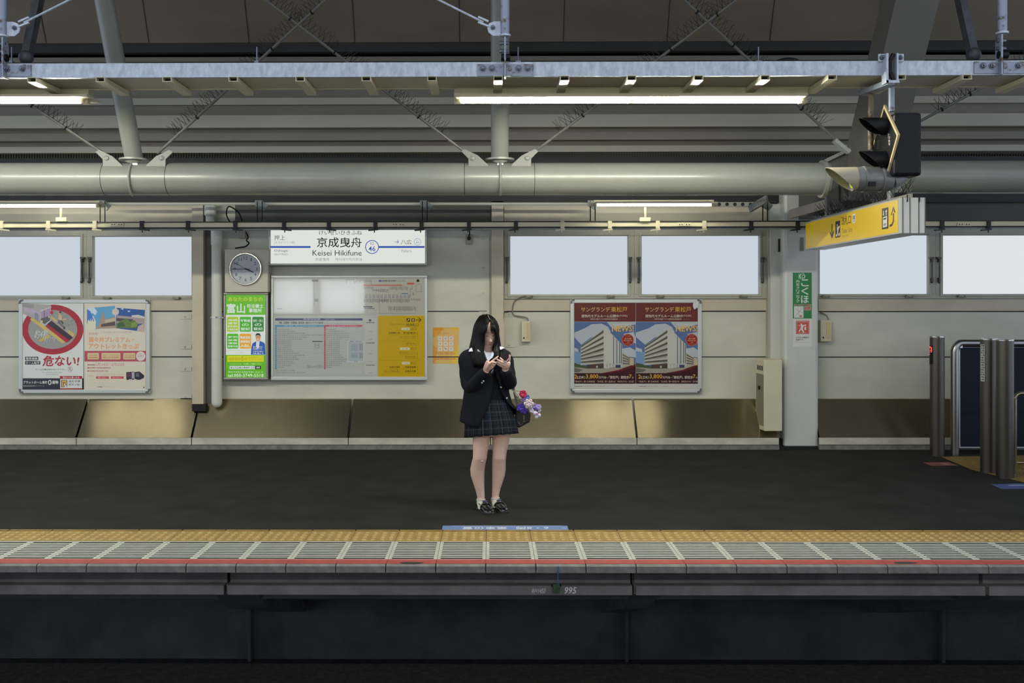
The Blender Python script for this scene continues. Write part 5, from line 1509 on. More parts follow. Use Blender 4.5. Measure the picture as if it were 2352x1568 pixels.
# ---- stickers on the pillar
a = wall_art(10.7985, rough=0.45, step=0.0007, tagname='pillar_sheet')
def qx(x): return 1720 + x * 632 / 1906
def qy(y): return 400 + y * 520 / 1568
a.up().rect(1821, 626, 1864.5, 731, (34, 118, 62))
a.up()
def QT(s, x0, y0, x1, y1, c, bold=0.01): a.text(s, qx(x0), qy(y0), qx(x1), qy(y1), c, bold)
WG = (206, 216, 204)
for k, ch in enumerate('こくほ'): QT(ch, 362, 728 + k * 56, 414, 776 + k * 58, WG, 0.03)
for k, ch in enumerate('内科クリニック'): QT(ch, 328, 732 + k * 22.6, 350, 752 + k * 22.6, WG, 0.02)
a.ring(qx(372), qy(706), 6, 6, 1, WG); a.ring(qx(376), qy(708), 3.6, 3.6, 1, WG); QT('K', 346, 690, 362, 724, WG, 0.02)
QT('03-6657-0966', 312, 898, 432, 910, (206, 130, 120), 0.02); a.rect(qx(312), qy(914), qx(378), qy(994), (206, 206, 200)); a.rect(qx(382), qy(914), qx(430), qy(942), (196, 150, 140))
a.up(); a.line(qx(318), qy(986), qx(374), qy(920), 0.6, (130, 130, 126)); a.line(qx(316), qy(930), qx(372), qy(960), 0.6, (130, 130, 126)); a.line(qx(340), qy(916), qx(350), qy(990), 0.5, (150, 150, 146)); a.ell(qx(360), qy(982), 4, 2, (196, 110, 110)); QT('診療', 384, 918, 428, 938, (160, 40, 40), 0.02)
tag(a.done('clinic_poster'), 'tall green clinic poster with white characters on the pillar', 'poster')
a = wall_art(10.7985, rough=0.45, step=0.0007, tagname='pillar_sheet')
a.up().rect(1821, 733, 1864.5, 796, (206, 204, 198))
a.up().rrect(qx(326), qy(1014), qx(418), qy(1106), 1.2, (184, 66, 52))
a.up().rrect(qx(331), qy(1019), qx(413), qy(1101), 1.0, (208, 206, 198))
a.up().rect(qx(333), qy(1022), qx(344), qy(1100), (184, 66, 52)); a.rect(qx(400), qy(1022), qx(411), qy(1100), (184, 66, 52)); a.rect(qx(344), qy(1022), qx(400), qy(1098), (192, 82, 66))
a.up(); a.ell(qx(364), qy(1040), 1.8, 1.8, WP_)
for pts in (((366, 1044), (378, 1050), (372, 1072), (384, 1092), (376, 1096), (360, 1074), (350, 1092), (344, 1088), (358, 1064)), ((340, 1046), (366, 1046), (398, 1040), (396, 1048), (372, 1054)), ((384, 1060), (396, 1056), (396, 1078), (384, 1078))):
    a.poly([(qx(x), qy(y)) for x, y in pts], WP_)
QT('かけ込み乗車は', 326, 1124, 416, 1136, (60, 60, 58), 0.01); QT('危険です。', 326, 1140, 384, 1152, (60, 60, 58), 0.01); QT('Do not rush on to trains', 326, 1160, 412, 1166, (150, 148, 142), 0)
tag(a.done('safety_notice'), 'white no-rushing safety notice with a red pictogram under the green poster', 'notice')
b = MB(); b.pbox(1839, 545, 1846, 576, 10.785, 10.80); tag(b.build('hinge_plate', mat('dull_plate', (120, 118, 106), 0.5, 0.2)), 'small steel plate on the pillar beside the yellow sign', 'plate')
b = MB(); b.pbox(1788, 548, 1792, 578, 10.935, 10.952); tag(b.build('slot_plate', DARKSTEEL), 'small dark slotted plate on the narrow face left of the pillar', 'plate')

# ------------------------------------------------------------------ barrier posts and guard rail at the right
POST = mat('stainless_post', (92, 87, 80), 0.34, 0.9, var=0.08, scale=3, stretch=(1, 1, 0.3))
def bollard(lab, x0, x1, ytop, ybase, name='barrier_post'):
    g = WZ((x0 + x1) / 2, ybase, 0.0); Y = g.y
    r = (x1 - x0) / 2 * Y / F
    z = W((x0 + x1) / 2, ytop, Y).z
    t = thing(name, lab, 'post', (g.x, Y, 0), 'round steel posts at the right')
    b = MB(); b.cyl((g.x, Y, 0), (g.x, Y, z), r, n=28); b.build('shaft', POST, t, smooth=0.6)
    b = MB(); b.lathe((g.x, Y, z), (0, 0, 1), [(-0.004, r + 0.002), (0.006, r + 0.002), (0.010, r * 0.9)], 28); b.build('cap', CHROME, t, smooth=0.6)
    return t, g.x, Y, r, z
t, gx_, gy_, r_, z_ = bollard('round steel post with a red-lit display, leftmost of the barrier posts', 2137, 2168.5, 773.5, 1046)
pz0, pz1 = W(2140, 836, gy_).z, W(2140, 793, gy_).z
b = MB()
ar = [math.radians(d) for d in range(-104, -58, 9)]
b.loft([[Vector((gx_ + math.sin(u) * (r_ + 0.003), gy_ - math.cos(u) * (r_ + 0.003), z)) for u in ar] for z in (pz0, pz1)], False, False, closed=False); b.build('display', BLK, t)
LED = emat('red_display', (255, 84, 66), 1.3)
b = MB()
def cylp(u, z): return Vector((gx_ + math.sin(u) * (r_ + 0.0045), gy_ - math.cos(u) * (r_ + 0.0045), z))
zc_ = W(2140, 803, gy_).z
for (u0, u1, za_, zb2) in ((-100, -76, 0.018, 0.036), (-100, -64, 0.008, 0.016), (-100, -72, -0.030, -0.018), (-76, -64, -0.022, 0.028), (-98, -86, -0.05, -0.044), (-100, -80, -0.012, -0.004)):
    b.add([cylp(math.radians(u0), zc_ + za_), cylp(math.radians(u1), zc_ + za_), cylp(math.radians(u1), zc_ + zb2), cylp(math.radians(u0), zc_ + zb2)], [(0, 1, 2, 3)])
tag(b.build('display_light', LED, t), 'glowing red arrow')
t, gx_, gy_, r_, z_ = bollard('thick steel post with a vertical white label in front of the navy panel', 2253, 2289, 779, 1085)
b = MB(); ar = [math.radians(d) for d in range(-88, -43, 9)]
pz0, pz1 = W(2258, 875, gy_).z, W(2258, 790, gy_).z
b.loft([[Vector((gx_ + math.sin(u) * (r_ + 0.003), gy_ - math.cos(u) * (r_ + 0.003), z)) for u in ar] for z in (pz0, pz1)], False, False, closed=False); b.build('label_strip', mat('label_white', (170, 172, 164), 0.5), t)
b = MB()
for k in range(15):
    z = lerp(pz1 - 0.012, pz0 + 0.02, k / 14)
    for u in (-72, -60):
        if True:
            q = math.radians(u + RND.uniform(-3, 3))
            b.add([Vector((gx_ + math.sin(q + d) * (r_ + 0.0045), gy_ - math.cos(q + d) * (r_ + 0.0045), z + e)) for d, e in ((-0.07, -0.007), (0.06, -0.006), (RND.uniform(-.03, 0.07), RND.uniform(0.000, 0.008)), (-0.06, 0.006))], [(0, 1, 2, 3)])
b.build('label_print', BLK, t)
bollard('plain thick steel post standing in front of the small handrail', 2290, 2327, 781, 1097)
# navy screen in its bent tube frame
g = WZ(2193, 1046, 0.0); Yg = g.y
t = thing('guard_screen', 'navy blue guard screen in a bent steel tube frame behind the posts', 'guard screen', (g.x, Yg, 0))
zt2 = W(2193, 788, Yg).z
b = MB(); xe = 7.5
b.tube([(g.x, Yg, 0)] + [(g.x, Yg, zt2 - 0.10)] + [(g.x + 0.07 * (1 - math.cos(u)), Yg, zt2 - 0.10 + 0.10 * math.sin(u) * 1.0) for u in [math.radians(d) for d in range(15, 91, 15)]] + [(xe, Yg, zt2)], 0.042, 18); b.build('tube_frame', mat('frame_tube_steel', (150, 148, 144), 0.25, 0.95), t, smooth=0.8)
b = MB(); b.pbox(2205, 797, 2420, 1027, Yg + 0.01, Yg + 0.03); b.build('panel', mat('navy_panel', (12, 19, 33), 0.5, spec=0.2), t)
b = MB()
for (x0, y0, x1, y1) in ((2203, 795, 2420, 797.5), (2203, 1026, 2420, 1028.5), (2203, 797, 2205.5, 1026)): b.pbox(x0, y0, x1, y1, Yg, Yg + 0.035)
b.build('panel_edge', ALU, t)
b = MB(); b.pbox(2200, 789, 2211, 799, Yg - 0.035, Yg + 0.03); b.build('bracket', ALU, t)
# small bent handrail
g = WZ(2331, 1090, 0.0); Yh = g.y
zt3 = W(2331, 903, Yh).z; zl3 = W(2331, 1062, Yh).z
t = thing('handrail', 'thin bent steel handrail at the right edge behind the last post', 'handrail', (g.x, Yh, 0))
b = MB(); b.tube([(g.x, Yh, 0), (g.x, Yh, zt3 - 0.06)] + [(g.x + 0.06 * (1 - math.cos(u)), Yh, zt3 - 0.06 + 0.06 * math.sin(u)) for u in [math.radians(d) for d in range(15, 91, 15)]] + [(g.x + 1.2, Yh, zt3)], 0.017, 14); b.build('rail', mat('brassy_steel', (150, 140, 112), 0.25, 0.95), t, smooth=0.8)
b = MB(); b.cyl((g.x, Yh, zl3), (g.x + 1.2, Yh, zl3), 0.013, n=12); b.build('lower_rail', mat('brassy_steel', (150, 140, 112), 0.25, 0.95), t, smooth=0.8)
# floor marks
fl = lambda **k: Art(lambda x, y: WZ(x, y, 0.0), (0, 0, 1), step=0.0012, rough=0.5, **k)
a = fl(tagname='floor_mark'); a.up().poly([(2120, 1062), (2178, 1061), (2201, 1069), (2140, 1070)], (120, 62, 54)); a.up().poly([(2158, 1064), (2172, 1063.6), (2184, 1067), (2172, 1068)], (160, 110, 104)); tag(a.done('floor_mark'), 'small red floor mark in front of the leftmost barrier post', 'floor mark')
a = fl(tagname='floor_mark'); a.up().poly([(2276, 1112), (2400, 1109), (2440, 1122), (2300, 1123)], (58, 80, 128)); a.up().poly([(2314, 1114), (2390, 1113.4), (2396, 1115.4), (2318, 1116)], (140, 152, 180)); tag(a.done('floor_mark'), 'small blue floor mark beside the plain thick post', 'floor mark')
c4 = [WZ(2163, 1050, 0.0), WZ(2420, 1046, 0.0), WZ(2420, 1135, 0.0), WZ(2352, 1108, 0.0), WZ(2230, 1078, 0.0)]
TACT = mat('dim_tactile_yellow', (116, 92, 36), 0.6, var=0.15, scale=8)
b = MB(); b.prism([p + Vector((0, 0, 0.001)) for p in c4], (0, 0, 0.006))
p0, px_, py_ = c4[0], (c4[1] - c4[0]), None
xx = c4[0].x
while xx < 6.2:
    yy = 8.6
    while yy < 10.2:
        # inside test against the slanted front edge
        t_ = (xx - c4[0].x) / (c4[3].x - c4[0].x)
        if yy > lerp(c4[0].y, c4[3].y, t_) + 0.03:
            b.lathe((xx, yy, 0.006), (0, 0, 1), [(0, 0.014), (0.005, 0.009)], 6)
        yy += 0.06
    xx += 0.06
tag(b.build('tactile_patch', TACT), 'dim yellow dotted tactile patch on the floor under the guard screen', 'tactile paving')

# ---- little green box and cord on the concrete beam
t = thing('survey_marker', 'small mossy green marker box on the concrete beam between the chalk figures', 'marker', W(1278, 1360, 6.0))
b = MB(); b.pbox(1270, 1342, 1286, 1361, 5.985, 6.02); b.build('box', mat('mossy_green', (48, 66, 40), 0.7, var=0.4, scale=60), t, bevel=0.004)
b = MB(); b.pbox(1266, 1343, 1270, 1347, 6.0, 6.02); b.pbox(1286, 1342, 1289, 1346, 6.0, 6.02); b.build('screw', BLK, t)
b = MB(); b.tube([W(1281.5, 1300, 5.962), W(1281.5, 1342, 5.985)], 0.0025, 6); b.build('cord', mat('blue_cord', (28, 104, 150), 0.5), t)
# ------------------------------------------------------------------ the girl
YG = 7.6
def P(px, py, dy=0.0): return W(px, py, YG + dy)
PX = YG / F                                   # metres per photo pixel at her depth
SKIN = mat('skin', (216, 178, 158), 0.48, sss=0.12, var=0.035, scale=18)
NAVY = mat('navy_blazer_wool', (15, 17, 23), 0.85, var=0.15, scale=60, spec=0.25)
VESTM = mat('dark_knit', (15, 17, 22), 0.9, spec=0.2)
HAIRM = mat('black_hair', (6, 5, 5), 0.45, var=0.25, scale=30, stretch=(1, 1, 0.1), spec=0.16)
SHIRT = mat('white_shirt', (206, 208, 220), 0.7)
SOCKM = mat('cream_sock', (206, 204, 182), 0.85, bump=0.2, scale=80)
SHOEM = mat('black_patent_leather', (12, 12, 13), 0.14, coat=0.6)
SOLEM = mat('shoe_sole', (30, 29, 28), 0.7)
girl = thing('person', 'person with long black hair in navy blazer and plaid skirt looking down at a phone', 'person', (P(1122, 1170).x, YG, 0))

def ringpts(c, ax, ay, n=20, axis_x=(1, 0, 0), axis_y=(0, 1, 0)):
    X_, Y_ = V3(axis_x), V3(axis_y)
    return [c + X_ * (ax * math.cos(2 * PI * k / n)) + Y_ * (ay * math.sin(2 * PI * k / n)) for k in range(n)]

# --- body: legs, torso, neck, head, arms and hands grown together into one surface
body = MB()
legL = [(985, 1106, 22.5, .0, .076), (1005, 1106, 20.5, .0, .071), (1025, 1104.5, 18.5, -.005, .064), (1040, 1103, 16.6, -.012, .060), (1052, 1102, 16.2, -.015, .057), (1062, 1099.5, 16.4, -.004, .055), (1078, 1096.5, 16.8, .012, .056),
        (1092, 1097, 15.8, .016, .054), (1108, 1099.5, 13.2, .014, .046), (1125, 1102.5, 10.4, .010, .036), (1140, 1104.5, 8.9, .006, .031), (1150, 1105, 8.6, .0, .031), (1160, 1106, 9.0, -.01, .036), (1166, 1108, 9.5, -.02, .04)]
legR = [(985, 1151, 22, .01, .076), (1005, 1150.5, 20.5, .01, .071), (1025, 1149, 18.0, .005, .064), (1040, 1147.5, 16.2, -.004, .059), (1052, 1146.5, 15.8, -.008, .056), (1062, 1146, 15.6, .002, .054), (1078, 1146, 15.9, .018, .055),
        (1092, 1145, 14.8, .022, .053), (1108, 1142.5, 12.2, .020, .045), (1122, 1140, 9.8, .016, .035), (1137, 1138, 8.3, .012, .030), (1147, 1138, 8.2, .006, .030), (1157, 1139, 8.8, -.004, .036), (1163, 1141, 9.2, -.014, .04)]
for leg, off in ((legL, -.01), (legR, .0)):
    body.loft([ringpts(P(cx, py, off + dy), r * PX, ry, 24) for (py, cx, r, dy, ry) in leg])
    # knee cap
    kx, kd = (1101.5, -.066) if leg is legL else (1147, -.056)
    body.ball(P(kx, 1050, off + kd + 0.018), (0.030, 0.022, 0.038), 16, 10)
body.loft([ringpts(P(cx, py, dy), r * PX, ry, 24) for (py, cx, r, dy, ry) in
           ((1000, 1128, 40, .0, .075), (970, 1128, 44, .0, .09), (935, 1124, 40, .0, .088), (900, 1120, 36, -.0, .08), (860, 1119, 40, -.005, .085), (830, 1117, 42, -.005, .075), (815, 1117, 36, .0, .06), (806, 1117, 16, .0, .042))])
body.loft([ringpts(P(cx, py, dy), r * PX, ry, 20) for (py, cx, r, dy, ry) in ((825, 1118, 17, .0, .05), (812, 1118, 14.5, -.002, .047), (800, 1118.5, 13.5, -.008, .046), (785, 1119, 13.5, -.012, .047), (770, 1119, 12, -.008, .04))])

HC = P(1121, 758, -.015)
yaw_, pitch_, tilt_ = math.radians(13), math.radians(24), math.radians(-3)
HM = Matrix.Rotation(yaw_, 3, 'Z') @ Matrix.Rotation(pitch_, 3, 'X') @ Matrix.Rotation(tilt_, 3, 'Y')
# in the head's own frame: x to the viewer's right, -y forward, z up
HTAB = [(-.118, .063, .012, .012), (-.112, .057, .026, .024), (-.100, .048, .041, .036), (-.085, .036, .055, .046), (-.065, .024, .068, .054), (-.045, .014, .078, .060), (-.02, .006, .085, .064),
        (.01, .0, .091, .067), (.04, -.002, .092, .068), (.065, -.004, .084, .062), (.085, -.005, .066, .049), (.098, -.006, .042, .032), (.104, -.006, .018, .014)]
def gauss(x, s): return math.exp(-0.5 * (x / s) ** 2)
def headpt(x_ang, u, off=0.0):
    """point of the head surface; angle 0 looks forward"""
    c, d, w = interp(HTAB, u)
    x = math.sin(x_ang) * w
    y = -c - math.cos(x_ang) * d
    f = math.cos(x_ang)
    if f > 0:
        nose = 0.0155 * gauss(x, .0080) * (gauss(u + .044, .010) if u < -.044 else gauss(u + .044, .020))
        nose += 0.010 * (gauss(x - .011, .006) + gauss(x + .011, .006)) * gauss(u + .047, .007)
        sock = -0.008 * (gauss(x - .029, .014) + gauss(x + .029, .014)) * gauss(u - .002, .013)
        lid = 0.004 * (gauss(x - .028, .010) + gauss(x + .028, .010)) * gauss(u + .002, .008)
        lips = 0.0065 * gauss(x, .014) * (gauss(u + .067, .0045) + gauss(u + .077, .005)) - 0.003 * gauss(x, .016) * gauss(u + .0715, .0022)
        chin = 0.005 * gauss(x, .016) * gauss(u + .102, .011) - 0.003 * gauss(x, .02) * gauss(u + .087, .006)
        cheek = 0.003 * (gauss(x - .036, .016) + gauss(x + .036, .016)) * gauss(u + .035, .02)
        brow = 0.003 * gauss(u - .022, .009) * gauss(x, .04)
        y -= nose + sock + lid + lips + chin + cheek + brow
    n = Vector((math.sin(x_ang), -math.cos(x_ang), 0))
    return HC + HM @ (Vector((x, y, u)) + n * off)
us = [lerp(-.118, .104, k / 75) for k in range(76)]
angs = [-PI + 2 * PI * (k + 0.5) / 96 for k in range(96)]
# finer columns near the front
angs = sorted(angs + [a + 0.022 for a in angs if abs(a) < 0.6])
body.loft([[headpt(a, u) for a in angs] for u in us])
for s in (-1, 1):          # ears
    body.ball(HC + HM @ Vector((s * .068, .006, -.008)), (.008, .016, .028), 12, 8, 0, HM)

# arms inside the sleeves, then the hands
body.tube([P(1072, 822), P(1073, 850), P(1080, 882, -.04), P(1100, 866, -.14), P(1117, 850, -.205)], [.045, .042, .038, .034, .025], 14)
body.tube([P(1162, 820), P(1167, 850), P(1168, 872, -.05), P(1164, 858, -.13), P(1161, 846, -.185)], [.045, .042, .038, .034, .026], 14)
def finger(pts, r0=.0085, r1=.0062):
    q = catmull([P(*p) for p in pts], 9)
    body.tube(q, [lerp(r0, r1, k / 8) for k in range(9)], 10)
    body.ball(q[-1], r1, 10, 7)
# her right hand: taps the screen with a straight index finger
def palm(pts, rs, flat):
    q = catmull([P(*p) for p in pts], 7)
    body.tube(q, [rs[0] + (rs[1] - rs[0]) * math.sin(min(1, k / 4) * PI / 2) for k in range(7)], 14, flat=flat, up=(0, 1, 0))
palm([(1116, 851, -.20), (1119, 845, -.222), (1123, 837, -.235), (1126, 832, -.24)], (.022, .032), 0.55)
finger([(1124, 834, -.243), (1131, 828.5, -.250), (1137.5, 823.5, -.256), (1144, 818.5, -.252)], .0086, .0060)
finger([(1126.5, 835, -.246), (1133, 832, -.262), (1138, 832.5, -.262), (1138.5, 836, -.248)])
finger([(1127, 838.5, -.244), (1132, 836.5, -.256), (1135, 839, -.254), (1133, 842, -.242)], .0082, .006)
finger([(1125.5, 842, -.238), (1129, 841.5, -.246), (1131, 844, -.244), (1129, 846.5, -.236)], .0074, .0056)
finger([(1119, 845, -.238), (1121.5, 839, -.258), (1125, 834.5, -.266), (1129, 831, -.264)], .0098, .0070)
# her left hand: holds the phone, fingers across its back
palm([(1161.5, 848, -.185), (1161.5, 842, -.205), (1162, 836, -.212), (1162.5, 831, -.212)], (.022, .034), 0.55)
finger([(1162, 832, -.222), (1157.5, 829.5, -.243), (1153, 825.5, -.252), (1149, 822, -.250)])
finger([(1161, 836, -.222), (1155, 833, -.248), (1148.5, 829, -.258), (1142.5, 825.5, -.254)], .0088, .0062)
finger([(1160, 839.5, -.220), (1154, 837.5, -.244), (1147.5, 834, -.252), (1141.5, 830.5, -.248)], .0084, .0060)
finger([(1158.5, 843, -.212), (1153, 842, -.230), (1147.5, 839, -.238), (1142.5, 836, -.236)], .0074, .0056)
finger([(1165, 838, -.205), (1169, 831, -.208), (1170.5, 824, -.214), (1170.5, 815.5, -.220)], .0098, .0068)

def remeshed(mb, name, mats, parent, voxel, smooth_it=4):
    tmp = mb.build('raw', mats, parent)
    md = tmp.modifiers.new('grow', 'REMESH'); md.mode = 'VOXEL'; md.voxel_size = voxel; md.use_smooth_shade = True
    ms = tmp.modifiers.new('soft', 'SMOOTH'); ms.factor = 0.5; ms.iterations = smooth_it
    dg = bpy.context.evaluated_depsgraph_get()
    me = bpy.data.meshes.new_from_object(tmp.evaluated_get(dg))
    me.name = name
    old = tmp.data
    bpy.data.objects.remove(tmp); bpy.data.meshes.remove(old)
    me.materials.clear()
    for m in (mats if isinstance(mats, list) else [mats]): me.materials.append(m)
    me.polygons.foreach_set('use_smooth', [True] * len(me.polygons))
    o = bpy.data.objects.new(name, me); COL.objects.link(o); o.parent = parent
    ORG[o.name] = ORG[parent.name]
    return o
bd = remeshed(body, 'body', SKIN, girl, 0.0030, 3)

# --- face details set on the head surface
def patch(name, pts_top, pts_bot, m, off, parent=girl):
    b = MB(); n = len(pts_top)
    vs = [headpt(*p, off) for p in pts_top] + [headpt(*p, off) for p in pts_bot]
    vs += [headpt(*p, off - .003) for p in pts_top] + [headpt(*p, off - .003) for p in pts_bot]
    fs = [(k, n + k, n + k + 1, k + 1) for k in range(n - 1)] + [(2 * n + k, 2 * n + k + 1, 3 * n + k + 1, 3 * n + k) for k in range(n - 1)]
    fs += [(k, k + 1, 2 * n + k + 1, 2 * n + k) for k in range(n - 1)] + [(n + k, 3 * n + k, 3 * n + k + 1, n + k + 1) for k in range(n - 1)]
    fs += [(0, 2 * n, 3 * n, n), (n - 1, 2 * n - 1, 4 * n - 1, 3 * n - 1)]
    b.add(vs, fs)
    return b.build(name, m, parent, smooth=1.2)
LASH = mat('lashes_and_shade', (30, 22, 20), 0.6)
BROW = mat('brown_brow', (78, 56, 46), 0.7)
LIP = mat('rose_lips', (182, 112, 100), 0.4)
LIDSH = mat('lid_line', (150, 104, 90), 0.6)
for s in (-1, 1):
    xs = [s * (.22 + .040 * k) for k in range(8)]
    top = [(x, -.0035 - .0030 * math.sin(k / 7 * PI)) for k, x in enumerate(xs)]
    bot = [(x, u - .0034) for x, u in top]
    patch('shaded_eyelashes', top, bot, LASH, .0014)  # lash strip thickened to take in the dark shade at the eye
    patch('lid_crease', [(x, u + .0100 + .004 * math.sin(k / 7 * PI)) for k, (x, u) in enumerate(top)], [(x, u + .0090 + .004 * math.sin(k / 7 * PI)) for k, (x, u) in enumerate(top)], LIDSH, .0010)
    xs = [s * (.17 + .055 * k) for k in range(8)]
    top = [(x, .0215 + .004 * math.sin(k / 7 * PI)) for k, x in enumerate(xs)]
    bot = [(x, .0180 + .0045 * math.sin(k / 7 * PI)) for k, x in enumerate(xs)]
    patch('eyebrow', top, bot, BROW, .0012)
xs = [-.25 + .50 * k / 12 for k in range(13)]
w_ = [math.sin(PI * k / 12) ** 0.8 for k in range(13)]
patch('lips', [(x, -.0715 + .0055 * w - (.0018 if k == 6 else 0)) for k, (x, w) in enumerate(zip(xs, w_))], [(x, -.0715 - .0080 * w) for x, w in zip(xs, w_)], LIP, .0010)
patch('mouth_line', [(x, -.0709 + .0004 * w) for x, w in zip(xs, w_)], [(x, -.0721 - .0006 * w) for x, w in zip(xs, w_)], mat('mouth_shadow', (92, 46, 44), 0.6), .0022)
for s in (-1, 1):
    b = MB(); b.ball(headpt(s * .085, -.0535, .0012), (.0032, .0026, .0018), 8, 5, 0, HM); b.build('nostril', mat('nostril_dark', (74, 46, 40), 0.8), girl)

# --- hair
def guide(pts): return [P(*p) for p in pts]
GLf = guide([(1125, 737, -.085), (1117, 748, -.122), (1112, 763, -.118), (1110.5, 780, -.100), (1109.5, 800, -.10), (1107, 820, -.125), (1112, 842, -.135)])
GLm = guide([(1121, 728, -.05), (1106, 731, -.03), (1093.5, 747, -.02), (1089, 768, -.01), (1085, 792, -.03), (1083.5, 815, -.085), (1091, 843, -.115)])
GLb = guide([(1117, 724, .02), (1102, 729, .07), (1092, 752, .105), (1089, 775, .105), (1083, 795, .10), (1078, 812, .11), (1078, 840, .12)])
GRf = guide([(1127, 737, -.085), (1135, 748, -.115), (1139, 763, -.100), (1140, 780, -.085), (1136, 797, -.085), (1135, 810, -.11), (1140, 824, -.13)])
GRm = guide([(1121.5, 728, -.05), (1132, 732, -.03), (1141, 750, -.02), (1144.5, 768, -.01), (1146, 788, -.02), (1147, 805, -.06), (1147.5, 822, -.09)])
GRb = guide([(1117.5, 724, .02), (1130, 729, .07), (1139, 752, .105), (1142, 775, .105), (1144, 798, .10), (1145, 815, .11), (1145, 838, .12)])
hair = MB()
hair.ball(HC + HM @ Vector((0, .016, .006)), (.074, .084, .104), 28, 18, 0, HM)
def out_of_head(v):
    q = HM.transposed() @ (v - HC)
    rr = (.079, .100, .110)
    d = math.sqrt(sum((q[i] / rr[i]) ** 2 for i in range(3)))
    return HC + HM @ (q / d) if d < 1 else v
def strand(a, b_, c_, u, r=.0085, jit=.0022, cut=None):
    pts = []
    for p, q, r_ in zip(a, b_, c_):
        v = (p * ((1 - u) * (1 - 2 * u)) + q * (4 * u * (1 - u)) + r_ * (u * (2 * u - 1)))
        pts.append(v + Vector((RND.uniform(-jit, jit), RND.uniform(-jit, jit), 0)))
    n = 16
    q = catmull(pts, n)
    k = RND.uniform(0.9, 1.0)
    q = [out_of_head(v) for v in q]
    hair.tube(q, [r * (0.75 + 0.4 * math.sin(PI * min(1, i / (n * 0.6)) / 2)) * (1 if i < n - 5 else lerp(1, .30, (i - n + 5) / 4)) for i in range(n)], 7, flat=0.75)
for k in range(46):
    strand(GLf, GLm, GLb, k / 45)
for k in range(34):
    strand(GRf, GRm, GRb, k / 33)
for k in range(22):
    u = k / 21
    pts = [p * (1 - u) + q * u + Vector((0, .02 * math.sin(PI * u), 0)) for p, q in zip(GLb, GRb)]
    hair.tube(catmull(pts, 14), [.011] * 12 + [.008, .004], 7)
# fringe, thin and parted
for (x0, y0, x1, y1, r, bow) in ((1124.5, 737, 1117, 764, .0022, -2), (1124, 737, 1114.5, 762, .0030, -3), (1126.5, 737, 1128.3, 767, .0022, 0), (1127, 737, 1129.6, 766, .0026, 1), (1127.5, 737, 1131.5, 766, .0030, 1.5),
                                 (1128, 737, 1134, 764.5, .0026, 2), (1128, 738, 1136.2, 766, .0030, 2), (1129, 738, 1138.4, 765, .0030, 2.5), (1125, 737, 1115.6, 766, .0024, -3), (1129, 739, 1139.6, 768, .004, 3), (1124, 738, 1112.6, 768, .004, -3)):
    pts = [P(x0, y0, -.080), P(lerp(x0, x1, .35) + bow, lerp(y0, y1, .35), -.132), P(lerp(x0, x1, .7) + bow * .6, lerp(y0, y1, .7), -.142), P(x1, y1, -.135)]
    q = [out_of_head(v) for v in catmull(pts, 10)]
    hair.tube(q, [r * 1.5] * 7 + [r, r * .7, r * .3], 6)
hr = hair.build('hair', HAIRM, girl, smooth=2.0)
b = MB(); b.tube([out_of_head(P(1120.6, 726.6, -.06)) + Vector((0, -.006, .007)), out_of_head(P(1123, 730, -.09)) + Vector((0, -.008, .006)), out_of_head(P(1125.6, 735, -.12)) + Vector((0, -.009, .004))], .0022, 6); b.build('hair_parting', mat('scalp', (150, 128, 112), 0.6), girl)

# --- blazer
LR_ = [(796, 1097, 1143, .052), (800, 1082, 1153, .065), (804, 1068, 1165, .075), (810, 1060, 1172, .085), (820, 1057, 1173, .095), (840, 1060, 1169, .110), (870, 1064, 1167, .116), (900, 1066, 1168, .118), (925, 1064, 1176, .125), (945, 1060, 1193, .135), (965, 1057, 1200, .14), (985, 1055, 1202, .14)]
EDG = [(796, 1106, 1134), (805, 1110, 1134), (830, 1118, 1131), (850, 1127, 1133), (872, 1131, 1140), (890, 1129, 1148), (905, 1127.5, 1153), (920, 1124.5, 1161), (930, 1122, 1169), (940, 1119, 1180), (950, 1116, 1192), (970, 1107, 1201), (990, 1098, 1202)]
rows = []
NR, NC = 36, 56
for i in range(NR + 1):
    t = i / NR
    row = []
    for j in range(NC + 1):
        s = j / NC                                    # 0 left front edge .. 0.5 back .. 1 right front edge
        hem = interp([(0, 981), (.06, 979), (.16, 972), (.25, 968), (.5, 964), (.75, 955), (.85, 949), (.94, 944), (1, 938)], s)[0]
        y = lerp(797, hem, t)
        L, R_, bd_ = interp(LR_, y)
        el_, er_ = interp(EDG, y)
        cx_, a_ = (L + R_) / 2, (R_ - L) / 2
        fl_ = math.asin(max(-.98, min(.98, (el_ - cx_) / a_)))
        fr_ = math.asin(max(-.98, min(.98, (er_ - cx_) / a_)))
        ph = lerp(fl_, fr_ - 2 * PI, s)
        fold = 1 + 0.018 * math.sin(ph * 5 + y * 0.05) * min(1, max(0, (y - 830) / 60))
        x_ = cx_ + a_ * fold * math.copysign(abs(math.sin(ph)) ** 0.9, math.sin(ph))
        dy_ = -bd_ * fold * math.copysign(abs(math.cos(ph)) ** 0.85, math.cos(ph))
        row.append(P(x_, y, dy_))
    rows.append(row)
bl = MB()
bl.loft(rows, False, False, closed=False)
blz = bl.build('blazer', NAVY, girl, smooth=2.0, solid=0.006)
ORG[blz.name] = ORG[girl.name]
def sleeve(pts, rs, nm='sleeve'):
    b = MB()
    q = catmull([P(*p) for p in pts], 26)
    k = len(rs) - 1
    rr = []
    for i in range(26):
        u = i / 25 * k; j = min(int(u), k - 1)
        rr.append(lerp(rs[j], rs[j + 1], u - j) * (1 + 0.03 * math.sin(i * 1.7) + 0.02 * math.sin(i * 3.1)))
    b.tube(q, rr, 18, flat=1.0)
    # turned-in cuff end
    o = b.build(nm, NAVY, blz, smooth=2.0)
    return q
